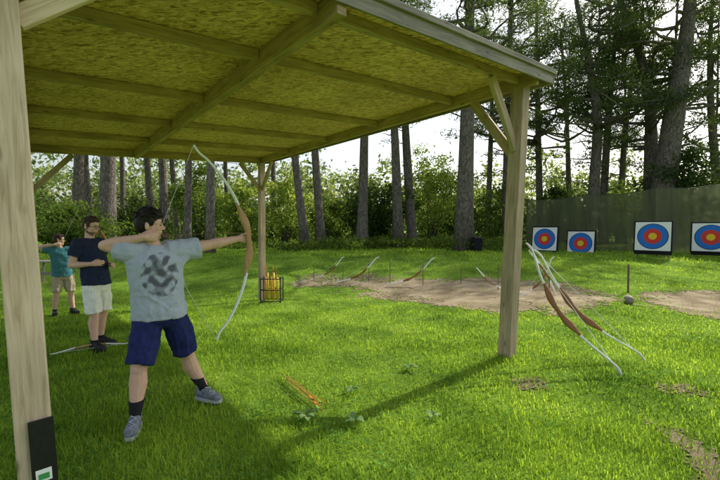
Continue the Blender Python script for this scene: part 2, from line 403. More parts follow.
dirt('bare_earth',[(511,383),(530,379),(550,383),(548,391),(528,394),(512,389)],.022,.04,'soil',.15,.2)
dirt('bare_earth',[(656,426),(690,436),(730,458),(735,494),(706,484),(680,462)],.022,.05,'soil',.12,.15)
dirt('bare_earth',[(650,385),(690,387),(708,395),(668,395)],.022,.04,'soil',.15,.3)
# ------------------------------------------------------------------ grass
def in_dirt(x,y):
    r=np.zeros(x.shape,bool)
    for poly,a,j,kp in DIRT:
        wx,wy=wob(x,y,a); r|=inpoly(x+wx+NR.normal(0,j,x.shape),y+wy+NR.normal(0,j,x.shape),poly)&(NR.uniform(0,1,x.shape)>kp)
    return r
def blades(ranges,name,label):
    VS=[];n0=0;FS=[]
    for (ya,yb,dens,h0,h1,wd) in ranges:
        area=2.3*(yb*yb-ya*ya)/2; n=int(area*dens)
        y=np.sqrt(NR.uniform(ya*ya,yb*yb,n)); x=NR.uniform(-1.15,1.15,n)*y
        pat=.5+.5*np.sin(x*2.1+1.3*np.sin(y*1.7))*np.sin(y*2.3+np.sin(x*1.9)); pat2=.5+.5*np.sin(x*7+2*np.sin(y*5))*np.sin(y*6.3)
        pat3=.5+.5*np.sin(x*.9+2*np.sin(y*.6)+1)*np.sin(y*1.05+1.5*np.sin(x*.8))
        keep=(NR.uniform(0,1,n)<.50+.30*pat+.25*pat3)&~in_dirt(x,y)
        x=x[keep];y=y[keep];pat=pat[keep];pat2=pat2[keep];pat3=pat3[keep]; n=len(x)
        h=NR.uniform(h0,h1,n)*(.45+.4*pat+.45*pat2+.35*pat3); az=NR.uniform(0,2*math.pi,n)
        ln=NR.uniform(.2,1.15,n)*h; wv=wd*NR.uniform(.6,1.3,n)
        dx=np.cos(az);dy=np.sin(az); z=terr(x,y)-.004
        b=np.stack([x,y,z],-1); lat=np.stack([-dy,dx,np.zeros(n)],-1)*wv[:,None]; fw=np.stack([dx,dy,np.zeros(n)],-1)
        mid=b+fw*(ln*.3)[:,None]; mid[:,2]+=h*.6
        tip=b+fw*ln[:,None]; tip[:,2]+=h*.9
        P=np.stack([b-lat,b+lat,mid+lat*.75,mid-lat*.75,tip],1).reshape(-1,3)
        k=np.arange(n)*5+n0
        FS.append(np.concatenate([np.stack([k,k+1,k+2],-1),np.stack([k,k+2,k+3],-1),np.stack([k+3,k+2,k+4],-1)]))
        VS.append(P); n0+=5*n
    me=mesh_np(name,np.concatenate(VS),np.concatenate(FS),3)
    tag(link(name,me,M['grass']),label,'grass',kind='stuff')
blades([(1.3,3.2,4600,.025,.072,.0029),(3.2,5.5,1900,.026,.07,.0043),(5.5,9,720,.025,.062,.0066),(9,15,230,.03,.065,.010),(15,26,60,.05,.13,.018)],'grass','lush green lawn grass covering the archery field')
n=9000; y=np.sqrt(NR.uniform(1.4**2,6.5**2,n)); x=NR.uniform(-1.1,1.1,n)*y
pc_=.5+.5*np.sin(x*3.3+1.7*np.sin(y*2.1))*np.sin(y*3.7+1.4*np.sin(x*2.6)); k=(pc_>.62)&~in_dirt(x,y); x=x[k];y=y[k]; n=len(x)
c=np.stack([x,y,terr(x,y)+NR.uniform(.028,.05,n)],-1); az=NR.uniform(0,6.283,n); PV_=[]
for j in range(3):
    a=az+j*2.094; d=np.stack([np.cos(a),np.sin(a),NR.uniform(-.1,.45,n)],-1); s=np.stack([-np.sin(a),np.cos(a),np.zeros(n)],-1); L_=NR.uniform(.011,.021,n)[:,None]
    PV_.append(np.stack([c,c+d*L_*.6+s*L_*.45,c+d*L_*1.15,c+d*L_*.6-s*L_*.45],1).reshape(-1,3))
P=np.concatenate(PV_); kk=np.arange(len(P)//4)*4
tag(link('clover',mesh_np('clover',P,np.stack([kk,kk+1,kk+2,kk+3],-1),4),M['clover']),'low clover leaves spread through the near lawn','clover',kind='stuff')
# ------------------------------------------------------------------ shelter
P2=V((1.98,4.92,0))
def SP_(s,L,z): 
    p=P2+U*s+VV*L; return V((p.x,p.y,z))
S1=-4.80; LB=7.235
def zo(s): return 3.50+.06*s
b1=V((-1.61,1.95,0)); b1.z=tz(b1.x,b1.y)
b2=G(506,357); b3=G(262,300); b4=SP_(S1,LB,0); b4.z=tz(b4.x,b4.y)
sh=thing('shelter',b2,'open timber shooting shelter with chipboard roof over the archers','shelter')
dn=V((0,0,.25))
t1=V((-1.795,1.95,3.2)); t2=SP_(.05,0,3.42); t3=SP_(0,LB,zo(0)-.14); t4=SP_(S1,LB,zo(S1)-.14)
pw=.145
post1=beam('post',b1-dn,t1,pw,pw,U,M['post'],sh,.008)
beam('post',b2-dn,t2,.165,.165,U,M['post2'],sh,.008)
beam('post',b3-dn,t3,pw,pw,U,M['post2'],sh,.008)
beam('post',b4-dn,t4,pw,pw,U,M['post2'],sh,.008)
def along_v(name,s,La,Lb,w,h,drop=0,mat='beam'):
    z=zo(s)-.003-h/2-drop
    return beam(name,SP_(s,La,z),SP_(s,Lb,z),w,h,U,M[mat],sh)
def along_u(name,L,sa,sb,w,h,drop=0,mat='beam'):
    return beam(name,SP_(sa,L,zo(sa)-.003-h/2-drop),SP_(sb,L,zo(sb)-.003-h/2-drop),w,h,VV,M[mat],sh)
along_v('wall_plate',0,-.24,LB+.22,.07,.15); along_v('wall_plate',S1,-.24,LB+.22,.07,.15)
SM=-2.96
along_u('end_beam',0,S1+.04,SM-.045,.06,.09); along_u('end_beam',0,SM+.045,-.04,.06,.09); along_u('end_beam',LB,S1+.04,-.04,.07,.15)
along_v('rafter',SM,-.268,LB-.04,.085,.18)
JL=[1.0,2.6,4.15,5.7]
for L in JL:
    along_u('joist',L,S1+.04,SM-.045,.048,.10); along_u('joist',L,SM+.045,-.04,.048,.10)
def brace(p0,p1,side,h=.10,w=.055,mat='post2'): beam('brace',p0,p1,w,h,side,M[mat],sh)
def pat(b,t,z): return lerp(b,t,(z-b.z)/(t.z-b.z))
brace(pat(b2,t2,2.55)+VV*.06,SP_(0,.66,zo(0)-.16),U,.12); brace(pat(b2,t2,2.60)-U*.06,SP_(-.62,0,zo(-.62)-.10),VV,.12)
brace(pat(b1,t1,2.66)+U*.05,SP_(S1+.72,.03,zo(S1)-.02),VV,.10,.055,'post'); brace(pat(b1,t1,2.45)+VV*.05,SP_(S1,.85,zo(S1)-.16),U)
brace(pat(b3,t3,2.65)-U*.05,SP_(-.6,LB,zo(-.6)-.16),VV); brace(pat(b3,t3,2.65)-VV*.05,SP_(0,LB-.6,zo(0)-.16),U)
brace(pat(b4,t4,2.3)+U*.05,SP_(S1+.72,LB,zo(S1)-.12),VV); brace(pat(b4,t4,2.3)-VV*.05,SP_(S1,LB-.7,zo(S1)-.16),U)
LL=[-.27]+JL+[LB+.25]; SSg=[S1-.28,SM,.28]
for i in range(len(LL)-1):
    for j in range(2):
        bm=bmesh.new(); g=.0025; q=[]
        for zz in (0,.018):
            for (s,L) in ((SSg[j]+g,LL[i]+g),(SSg[j+1]-g,LL[i]+g),(SSg[j+1]-g,LL[i+1]-g),(SSg[j]+g,LL[i+1]-g)):
                q.append(bm.verts.new(SP_(s,L,zo(s)+zz)))
        for f in ((3,2,1,0),(4,5,6,7),(0,1,5,4),(1,2,6,5),(2,3,7,6),(3,0,4,7)): bm.faces.new([q[k] for k in f])
        part('roof_panel',bm,M['osb'],sh)
bm=bmesh.new(); q=[]
for zz in (.021,.033):
    for (s,L) in ((S1-.31,-.30),(.31,-.30),(.31,LB+.28),(S1-.31,LB+.28)): q.append(bm.verts.new(SP_(s,L,zo(s)+zz)))
for f in ((3,2,1,0),(4,5,6,7),(0,1,5,4),(1,2,6,5),(2,3,7,6),(3,0,4,7)): bm.faces.new([q[k] for k in f])
part('roof_felt',bm,M['felt'],sh)
def fas(p0,p1,h,off,side): beam('fascia_board',p0,p1,.024,h,side,M['old'],sh,.003)
for (L) in (-.286,LB+.266):
    fas(SP_(S1-.28,L,zo(S1-.28)-.05),SP_(.275,L,zo(.275)-.05),.135,0,VV)
fas(SP_(.295,-.30,zo(.295)-.05),SP_(.295,LB+.28,zo(.295)-.05),.135,0,U)
fas(SP_(S1-.295,-.30,zo(S1-.295)-.05),SP_(S1-.295,LB+.28,zo(S1-.295)-.05),.135,0,U)
beam('fascia_trim',SP_(S1-.28,-.313,zo(S1-.28)+.022),SP_(.31,-.313,zo(.31)+.022),.026,.055,VV,M['old'],sh,.003)
zax=(t1-b1).normalized()
fn=NN-zax*NN.dot(zax); fn.normalize(); xx=zax.cross(fn)
def plate(name,mat,c,dx,wx,hz,off,th=.002,bev=0):
    bm=bmesh.new(); box(bm,(0,0,0),wx,th,hz,None,bev)
    o=link(name,bm_mesh(name,bm),M[mat],post1)
    m=Matrix((xx,fn,zax)).transposed().to_4x4(); m.translation=c+fn*(pw/2+off)+xx*dx-V(sh.location)
    o.matrix_basis=post1.matrix_basis.inverted()@m
sg_=1 if xx.x>0 else -1
plate('rubber_guard','rubber',pat(b1,t1,.30),sg_*.022,.10,.74,.008,.014,.003)
plate('guard_label','white',pat(b1,t1,.395),sg_*.018,.062,.06,.0175)
plate('label_emblem','green_label',pat(b1,t1,.39),sg_*.018,.042,.028,.0205)
# ------------------------------------------------------------------ leaves and trees
def leaf_quads(cent,rad,n_per,l0,l1,w0,w1,flat=1.0,rng=NR):
    cent=np.asarray(cent,float); n=len(cent)*n_per
    c=np.repeat(cent,n_per,0)+rng.normal(0,1,(n,3))*np.asarray(rad)*.55
    d=rng.normal(0,1,(n,3)); d[:,2]*=flat; d/=np.linalg.norm(d,axis=1)[:,None]
    e=np.cross(d,rng.normal(0,1,(n,3))); e/=np.linalg.norm(e,axis=1)[:,None]
    l=rng.uniform(l0,l1,n)[:,None]; w_=rng.uniform(w0,w1,n)[:,None]
    P=np.stack([c-d*l,c+e*w_,c+d*l,c-e*w_],1).reshape(-1,3); k=np.arange(n)*4
    return P,np.stack([k,k+1,k+2,k+3],-1)
def pine_variant(seed,wide=1.0,low=0):
    r=random.Random(seed); rng=np.random.default_rng(seed); bm=bmesh.new(); cl=[]
    tube(bm,[V((.02*math.sin(k),.02*math.cos(k*1.7),-3.3+k*1.2)) for k in range(10)],[.05,.06,.07,.075,.075,.07,.06,.05,.04,.02],6)
    for i in range(24):
        z=r.uniform(-.6,7.2); az=r.uniform(0,6.283); Lh=(1.4+2.7*(1-max(z,0)/8.2))*r.uniform(.6,1.2)*wide
        pts=[]; rise=r.uniform(.05,.7); wv=r.uniform(.12,.34)
        for k in range(7):
            t=k/6; pts.append(V((math.cos(az+.6*math.sin(3.5*t+i))*Lh*t,math.sin(az+.6*math.sin(3.5*t+i))*Lh*t,z+rise*Lh*t*t+wv*math.sin(7*t+i)*t)))
        tube(bm,pts,[.10,.084,.068,.052,.04,.026,.012],5)
        for k in range(r.randint(3,6)):
            t=r.uniform(.5,1.0); j=min(int(t*6),5); p=pts[j].lerp(pts[j+1],t*6-j)
            q=p+V((r.gauss(0,.4),r.gauss(0,.4),r.uniform(-.1,.45)))
            cl.append(q)
            tube(bm,[p,p.lerp(q,.6),q],[.020,.014,.006],4)
    for i in range(8): cl.append(V((r.gauss(0,.5),r.gauss(0,.5),r.uniform(6.6,8.2))))
    for i in range(8+low):
        z=r.uniform(-3.2,.5); az=r.uniform(0,6.283); Lh=r.uniform(.8,2.4)
        p=[V((math.cos(az+.5*t)*Lh*t,math.sin(az+.5*t)*Lh*t,z+r.uniform(-.12,.35)*Lh*t)) for t in (0,.35,.7,1)]
        tube(bm,p,[.045,.034,.02,.007],4)
        if r.random()<.55: cl.append(p[3])
    bme=bm_mesh('branches',bm,True); bme.materials.append(M['bark'])
    P,Fq=leaf_quads([tuple(c) for c in cl],(.60,.60,.28),88,.08,.18,.014,.034,.8,rng)
    cme=mesh_np('crown',P,Fq,4); cme.materials.append(M['pine'])
    return bme,cme
PV=[pine_variant(11),pine_variant(12,1.15),pine_variant(13,.85),pine_variant(14,1.1,5)]
TG='tall pines around the range'
def px_hash(s): return sum(ord(c) for c in s)%17
def pine(path,wpx,Y,label,var,H=17,cb=8.5,cs=1.0,rz=0):
    pts=[W(px,py,Y) for px,py in path]
    base=pts[0].copy(); base.z=tz(base.x,base.y)
    if pts[0].z>base.z+.05: pts.insert(0,V((pts[0].x,Y,base.z)))
    else: pts[0].z=base.z
    for i,p in enumerate(pts): p.y+=.25*math.sin(i*1.7+px_hash(label))
    base=V(pts[0]); base.z=tz(base.x,base.y)
    d=(pts[-1]-pts[-2]).normalized(); d=(d+UP*.6).normalized()
    while pts[-1].z<H: pts.append(pts[-1]+d*min(2.5,max(.4,H-pts[-1].z)/max(.3,d.z)))
    fine=[]
    for i in range(len(pts)-1):
        for k in range(3): fine.append(pts[i].lerp(pts[i+1],k/3))
    fine.append(pts[-1])
    sm=[fine[0]]+[(fine[i-1]+fine[i]*2+fine[i+1])/4 for i in range(1,len(fine)-1)]+[fine[-1]]
    r0=wpx/F*Y/2; rr=random.Random(label); rad=[]
    for p in sm:
        t=max(0,min(1,(p.z-base.z)/(H-base.z))); rad.append(r0*(1.0-.72*t**1.3)*rr.uniform(.94,1.06)*(1+.45*math.exp(-(p.z-base.z)/.5)))
    root=thing('pine_tree',base,label,'pine tree',TG)
    bm=bmesh.new(); sm[0]=sm[0]-V((0,0,.3)); tube(bm,sm,rad,10,V((0,1,0)))
    part('trunk',bm,M['bark'],root,True)
    c=min(sm,key=lambda p:abs(p.z-cb)); bme,cme=PV[var%4]
    for nme,me_ in (('branches',bme),('crown',cme)):
        o=link(nme,me_,None,root); o.location=c-base; o.scale=(cs,cs,(H-cb)/7.6); o.rotation_euler=(0,0,rz)
    return root
pine([(464,252),(466,120),(470,0),(472,-60)],17,21,'thick straight pine trunk rising just left of the black bin',0,18,9.2,1.0,.3)
pine([(506,240),(509,120),(512,0),(514,-50)],11,27,'slim tall pine seen just left of the shelter front right post',1,19,9.8,1.0,1.3)
pine([(399,248),(395,140),(390,60)],10,24,'left pine of the close pair behind the dirt strip',2,17,10,1,2.2)
pine([(412,240),(406,135),(402,40)],10,26,'right pine of the close pair behind the dirt strip, tilting left',3,17,10.5,1,3.9)
pine([(362,246),(364,150),(366,60)],11,24,'upright pine in front of the dark evergreen bush',0,17,10,1,4.4)
pine([(322,248),(315,155),(311,80)],9,24,'pine leaning left beside the left edge of the dark evergreen bush',1,16,10,1,5.1)
pine([(306,250),(296,165),(290,90)],9,23,'leaning pine seen just right of the far shelter post',2,16,10,1,.9)
pine([(541,210),(538,100),(535,0)],7,32,'thin straight pine behind the left end of the netting',3,20,10.3,1.05,1.9)
pine([(592,205),(597,120),(590,60),(578,0)],11,27,'bent pine behind the netting above the second target',3,19,8.6,1.05,2.8)
pine([(605,205),(606,130),(612,60),(620,0)],8,29,'thin pine just right of the bent pine behind the netting',0,19,8.8,1.05,3.3)
pine([(664,200),(672,110),(686,30),(695,-20)],25,25,'very thick pine leaning right behind the netting above the third target',1,19,8.8,1.15,4.7)
pine([(652,200),(650,110),(638,50),(622,0)],14,27,'pine bending left beside the very thick leaning pine',3,19,8.4,1.05,5.6)
pine([(622,200),(624,120),(638,40)],7,33,'slender pine standing furthest back behind the netting',2,20,8.6,1.05,.2)
pine([(716,190),(708,110),(712,40),(716,-20)],9,28,'pine at the right edge of the photo behind the netting',0,18,7.0,1.05,1.1)
pine([(487,235),(490,140),(494,60)],6,33,'thin far pine between the thick trunk and the slim tall pine',2,18,9,1.0,2.4)
pine([(570,205),(566,120),(560,30)],6,38,'faint narrow pine far behind the netting above the gap between the two left targets',1,20,9,1.15,.8)
pine([(108,240),(106,165),(105,100)],17,22,'thickest pine under the roof, above the man in navy',1,16,10,1,3.0)
pine([(78,236),(77,165),(77,100)],11,26,'pine just left of the thickest one under the roof',2,16,10,1,4.0)
pine([(91,234),(87,170),(84,100)],8,30,'narrow pine between the two thick left trunks under the roof',3,16,10,1,5.0)
pine([(122,238),(121,165),(120,100)],6,33,'thin pine immediately right of the thickest trunk under the roof',0,16,10,1,6.0)
pine([(152,240),(148,165),(146,100)],7,30,'thin pine above the head of the grey shirted archer',1,16,10,1,.5)
pine([(165,240),(161,165),(158,100)],9,26,'pine between the grey shirted archer and his bow',2,16,10,1,1.5)
pine([(177,240),(172,165),(168,100)],6,32,'thin leaning pine behind the upper bow string',3,16,10,1,2.5)
pine([(188,258),(187,170),(186,100)],8,20,'nearer pine behind the upper limb of the drawn bow',0,16,10,1,3.5)
pine([(212,260),(210,165),(208,100)],9,19,'nearest pine seen through the drawn bow, left of the far shelter post',1,16,10,1,4.5)
pine([(228,240),(226,165),(224,100)],5,35,'faint thin pine seen beyond the bow riser',2,16,10,1,5.5)
pine([(276,238),(273,165),(270,100)],6,34,'thin far pine next to the far shelter post, right of it',3,16,10,1,.7)
def shrub(px,py,Y,wpx,hpx,label,mat,n=60,per=55,lf=.09,cat='bush',name='shrub',seed=1,hollow=.35):
    r=random.Random(seed); rng=np.random.default_rng(seed)
    b=W(px,py,Y); b.z=tz(b.x,b.y); rx=wpx/F*Y/2; h=hpx/F*Y
    root=thing(name,b,label,cat); bm=bmesh.new(); cl=[]
    for i in range(n):
        while True:
            a=V((r.uniform(-1,1),r.uniform(-1,1),r.uniform(-1,1)))
            if hollow<a.length<1: break
        k=1+.30*math.sin(3*math.atan2(a.y,a.x)+seed)+.22*math.sin(5*a.z+seed*2)+r.uniform(-.15,.25)
        cl.append(V((a.x*rx*k,a.y*rx*.8*k,h*(.5+.5*a.z*(.75+.4*r.random())))))
    for i in range(14):
        c=cl[i]; tube(bm,[V((r.uniform(-.15,.15)*rx,r.uniform(-.15,.15)*rx,-.1)),c*.5+V((0,0,h*.08)),c],[.03+.008*h,.026,.01],5)
    link('stems',bm_mesh('stems',bm,True),M['bark'],root)
    cr=rx*.30
    P,Fq=leaf_quads([tuple(c) for c in cl],(cr,cr,cr*.7),per,lf*.6,lf*1.3,lf*.3,lf*.65,1,rng)
    P[:,2]=np.maximum(P[:,2],.01)
    link('leaves',mesh_np('leaves',P,Fq,4),M[mat],root)
    return root
shrub(372,246,27,62,66,'large dark evergreen bush behind the upright pine','leaf_dark',80,80,.13,seed=3)
shrub(332,247,29,44,48,'dark bush left of the large dark evergreen bush','leaf_mid',50,70,.13,seed=4)
shrub(432,244,30,52,98,'pale green young tree right of the close pair of pines','leaf_light',80,62,.13,'tree','young_tree',5)
shrub(500,243,28,50,62,'green bush behind the black bin, left of the netting','leaf_mid',55,70,.13,seed=6)
shrub(70,240,20,70,46,'round grey green bush at the far left behind the wooden table','leaf_mid',65,80,.10,seed=7)
shrub(134,240,25,56,46,'dark bush above the shoulder of the archer in grey','leaf_dark',50,70,.11,seed=8)
shrub(205,250,29,60,78,'mid green bush seen through the drawn bow behind the nearest pine','leaf_mid',70,70,.13,seed=19)
shrub(240,252,26,44,60,'bright green bush seen between the bow and the far shelter post','leaf_light',60,70,.12,seed=9)
shrub(285,252,27,54,70,'bright green bush right of the far shelter post','leaf_light',60,70,.12,seed=10)
shrub(560,242,30,50,58,'dark evergreen bush rising behind the left end of the netting','leaf_dark',60,80,.14,seed=11)
shrub(690,235,25,70,100,'dark holly behind the right end of the netting','leaf_dark',85,85,.14,seed=12)
shrub(625,240,31,70,62,'mid green thicket behind the middle of the netting','leaf_mid',75,75,.15,seed=13)
shrub(455,246,34,40,70,'leafy bush behind the thick straight pine','leaf_mid',55,75,.14,seed=14)
# layered wood behind: dark undergrowth, then the far canopy
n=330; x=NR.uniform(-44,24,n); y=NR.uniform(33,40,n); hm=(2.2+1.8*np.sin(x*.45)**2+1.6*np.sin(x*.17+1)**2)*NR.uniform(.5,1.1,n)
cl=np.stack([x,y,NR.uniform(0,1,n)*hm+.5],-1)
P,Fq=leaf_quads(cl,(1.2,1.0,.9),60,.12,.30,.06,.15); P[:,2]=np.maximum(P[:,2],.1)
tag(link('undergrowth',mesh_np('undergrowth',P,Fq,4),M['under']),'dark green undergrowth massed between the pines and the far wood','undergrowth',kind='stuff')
n=1000; x=NR.uniform(-66,74,n); y=NR.uniform(42,62,n); hmax=np.where(x<-6,15.0,np.where(x<14,9.5,11.0))*NR.uniform(.45,1.05,n)
cl=np.stack([x,y,NR.uniform(0,1,n)**.85*hmax+.6],-1)
P,Fq=leaf_quads(cl,(1.5,1.5,1.1),62,.16,.42,.08,.22)
P[:,2]=np.maximum(P[:,2],.1)
tag(link('woodland',mesh_np('woodland',P,Fq,4),M['wood_far']),'hazy green woodland far behind the pines','woodland',kind='stuff')
n=900; x=NR.uniform(-15,10,n); y=NR.uniform(20,30,n); k=(y>21+1.2*np.sin(x*.7)) ; x=x[k];y=y[k]
cl=np.stack([x,y,terr(x,y)+NR.uniform(.02,.45,len(x))*np.where((x>-3),1.2,.6)],-1)
P,Fq=leaf_quads(cl,(.5,.5,.2),36,.05,.11,.03,.07)
tag(link('ground_cover',mesh_np('ground_cover',P,Fq,4),M['leaf_mid']),'low ivy and rough growth along the wood edge','ground cover',kind='stuff')
# ------------------------------------------------------------------ netting
fa=V((9.4,22,0)); fb=V((16.2,17.5,0)); fd=(fb-fa); FLEN=fd.length; fd.normalize(); FE=FLEN+6
nr=thing('net_fence',fa+V((0,0,tz(fa.x,fa.y))),'tall dark olive green backstop netting on posts behind the targets','fence')
nx_=220; nz_=10; vs=[];fs=[]
ht=lambda t:3.22+.45*t/FLEN
pn=fd.cross(UP)
for i in range(nx_+1):
    t=FE*i/nx_; p=fa+fd*t; zb=tz(p.x,p.y)-.03; sag=.14*math.sin(math.pi*((t/2.9)%1)); zt_=ht(t)-sag
    for j in range(nz_+1):
        k=j/nz_; off=.05*math.sin(t*2.3+k*2)*math.sin(math.pi*k)+.045*math.sin(t*9.1+.8*k+1.5*math.sin(t*1.3))*(.35+.65*(1-k))+.02*math.sin(t*17+2*k)
        vs.append(tuple(p+pn*off+V((0,0,zb+(zt_-zb)*k))))
for i in range(nx_):
    for j in range(nz_):
        a=i*(nz_+1)+j; fs.append((a,a+nz_+1,a+nz_+2,a+1))
vs=np.array(vs)-np.array(nr.location); me=mesh_np('netting',vs,fs,4); me.polygons.foreach_set('use_smooth',[True]*len(me.polygons)); link('netting',me,M['net'],nr)
sgn=-1 if pn.y<0 else 1
for i in range(int(FE/2.9)+1):
    p=fa+fd*(i*2.9)+pn*(sgn*.14); bm=bmesh.new()
    tube(bm,[V((p.x,p.y,tz(p.x,p.y)-.3)),V((p.x,p.y,ht(i*2.9)+.04))],.05,8); part('post',bm,M['stake'],nr,True)
bm=bmesh.new(); tube(bm,[fa+V((0,0,ht(0)))]+[fa+fd*t+V((0,0,ht(t)-.14*math.sin(math.pi*((t/2.9)%1))+.005)) for t in np.arange(.3,FE,.29)],.012,5); part('top_wire',bm,M['steel'],nr,True)
# ------------------------------------------------------------------ targets
def disc(bm,c,r,n,ax,ay):
    vv=[bm.verts.new(c+ax*(r*math.cos(2*math.pi*i/48))+ay*(r*math.sin(2*math.pi*i/48))) for i in range(48)]
    bm.faces.new(vv)
def target(px,py,Y,hpx,label):
    b=W(px,py,Y); g=tz(b.x,b.y); S=1.3; n=V((-.72,-.69,0)).normalized(); x=UP.cross(n); b.z=g
    r=thing('archery_target',b,label,'archery target','archery targets in front of the netting')
    tilt=math.radians(7); up=(UP*math.cos(tilt)-n*math.sin(tilt)); nf=(n*math.cos(tilt)+UP*math.sin(tilt))
    c=W(px,py-hpx/2-1,Y)
    ax=(x,nf,up)
    bm=bmesh.new(); box(bm,c,S,.14,S,ax,.012); part('boss',bm,M['t_black'],r)
    bm=bmesh.new(); box(bm,c+nf*.075,S-.11,.006,S-.13,ax); part('target_face',bm,M['white'],r)
    for k,(rad,mt) in enumerate(((.525,'t_black'),(.50,'t_blue'),(.31,'t_red'),(.14,'t_gold'))):
        bm=bmesh.new(); disc(bm,c+nf*(.081+.003*k),rad,nf,x,up); part('ring',bm,M[mt],r)
    for sx in (-1,1):
        top=c+x*(sx*.5)+up*.3-nf*.1; ft=c+x*(sx*.52)-up*.6-nf*.1; ft.z=tz(ft.x,ft.y)-.05
        bm=bmesh.new(); tube(bm,[ft,top],.03,6); part('leg',bm,M['old'],r)
    bk=c-n*.9; bk.z=tz(bk.x,bk.y)-.05; bm=bmesh.new(); tube(bm,[bk,c+up*.45-nf*.1],.03,6); part('leg',bm,M['old'],r)
    q=c-up*(S/2+.05)-nf*.02; bm=bmesh.new(); box(bm,q,S*.96,.07,.09,ax); part('rail',bm,M['t_black'],r)
target(545,252.5,20,25,'smallest round target at the left end of the row')
target(581,257.5,19.3,26,'second target from the left with a low black edged stand')
target(653,253,16,31,'third target from the left, below the very thick pine')
target(711,254,16.2,31,'archery target cut by the right edge of the photo')
# ------------------------------------------------------------------ bows
REST=[(0,0),(0,.12),(-.02,.25),(-.035,.33),(-.07,.46),(-.125,.62),(-.165,.74),(-.172,.80),(-.155,.86)]
DRAWN=[(0,0),(0,.12),(-.03,.25),(-.055,.33),(-.10,.45),(-.19,.62),(-.295,.76),(-.37,.83),(-.41,.90)]
def smooth_pts(pts):
    out=[]
    for i in range(len(pts)-1):
        a=pts[max(i-1,0)];b=pts[i];c=pts[i+1];d=pts[min(i+2,len(pts)-1)]
        for k in range(4):
            t=k/4
            out.append(tuple(.5*((2*b[j])+(-a[j]+c[j])*t+(2*a[j]-5*b[j]+4*c[j]-d[j])*t*t+(-a[j]+3*b[j]-3*c[j]+d[j])*t**3) for j in (0,1)))
    out.append(pts[-1]); return out
def bow_parts(root,half,nock=None,limb='limb',ris='riser',shift=.86,lt=.014,st=.0028,lw=.044):
    X=V((1,0,0));Yv=V((0,1,0))
    def sweep(zs,wf,tf,mat,name,sgn):
        bm=bmesh.new(); rings=[]
        for i,(x_,z_) in enumerate(zs):
            a=zs[max(i-1,0)];b=zs[min(i+1,len(zs)-1)]; d=V((b[0]-a[0],0,(b[1]-a[1]))).normalized(); nrm=V((d.z,0,-d.x))
            t=i/(len(zs)-1); rings.append((V((x_,0,z_+shift)),nrm*(tf(t)/2),Yv*(wf(t)/2)))
        loft(bm,rings,10,True,4); link(name,bm_mesh(name,bm,True),M[mat],root)
    fine=smooth_pts(half)
    up=[p for p in fine if p[1]>.325]; rs=[p for p in fine if p[1]<=.36]
    for sg in (1,-1):
        sweep([(p[0],p[1]*sg) for p in up],lambda t:lw*(1-.5*t),lambda t:lt*(1-.4*t),limb,'limb',sg)
    full=[(p[0],-p[1]) for p in rs[::-1]]+rs[1:]
    def th(t):
        z=abs(t-.5)*2; return .044+.034*math.exp(-((z-.42)/.2)**2)-.022*max(0,z-.6)/.4
    sweep([(p[0]+.008*math.cos(9*p[1]),p[1]) for p in full],lambda t:.036+.004*math.cos(6*(t-.5)),th,ris,'riser',1)
    bm=bmesh.new(); tp=half[-1]
    if nock is None: tube(bm,[V((tp[0],0,shift-tp[1])),V((tp[0]-.002,0,shift)),V((tp[0],0,shift+tp[1]))],st,5)
    else: tube(bm,[V((tp[0],0,shift-tp[1])),V((nock[0],0,shift+nock[1])),V((tp[0],0,shift+tp[1]))],st,5,V((0,1,0)))
    link('bow_string',bm_mesh('bow_string',bm),M['string'],root)
def proto_bow(ris='riser',limb='limb',lt=.022,lw=.044):
    r=thing('recurve_bow',(0,0,0),'','bow'); bow_parts(r,REST,None,limb,ris,.86,lt,.004,lw); return r
def orient(root,low,high,bulge):
    z=(V(high)-V(low)); L=z.length; z.normalize(); x=V(bulge)-z*V(bulge).dot(z); x.normalize(); y=z.cross(x)
    k=L/1.72; m=Matrix((x*k,y*k,z*k)).transposed().to_4x4(); m.translation=V(low)+x*.155*k
    root.matrix_basis=m
BG='recurve bows resting on their stakes'
pa=proto_bow(); pb=proto_bow('riser2'); pc=proto_bow('riser','limb',.036,.058)
def put_bow(proto,low,high,bulge,label,group,first=[]):
    r=proto if proto not in first else dup(proto)
    first.append(proto); r['label']=label; r['category']='bow'
    if group: r['group']=group
    elif 'group' in r: del r['group']
    orient(r,low,high,bulge); return r
NB='bows leaning on the shelter front right post'
lo1=G(622,379)+V((0,0,.02)); hi1=W(526,243,4.90)
put_bow(pa,lo1,hi1,V((-1,-.3,-.8)),'nearer white limbed bow leaning on the shelter right post',NB)
lo2=G(645,363)+V((0,0,.02)); hi2=W(534,250,5.12)
put_bow(pa,lo2,hi2,V((-1,-.2,-.8)),'further white limbed bow leaning beside the shelter right post',NB)
rowb=[((312,281),(344,257),'leftmost white bow resting on a stake beyond the dirt strip'),
      ((335,285),(379,257),'second white bow from the left in the row of stakes'),
      ((385,288),(435,258),'third white bow from the left in the row of stakes'),
      ((476,268),(506,292),'bow lying across the stake just left of the shelter right post'),
      ((517,301),(554,257),'white bow on a stake seen right behind the shelter right post'),
      ((557,296),(529,250),'white bow tilting left behind the two leaning bows')]
for (a,b,lab) in rowb:
    if b[1]>a[1]: lo_=G(*b)+V((0,0,.02)); hi_=W(a[0],a[1],lo_.y+.1)
    else: lo_=G(*a)+V((0,0,.02)); hi_=W(b[0],b[1],lo_.y+.15)
    put_bow(pc,lo_,hi_,V((.6,-.45,-1)),lab,BG)
l_=G(50,358)+V((0,0,.05)); h_=G(128,349)+V((0,0,.08))
put_bow(pb,l_,h_,V((.2,.9,.25)),'bow with pale wooden riser lying in the grass by the man in navy',None)
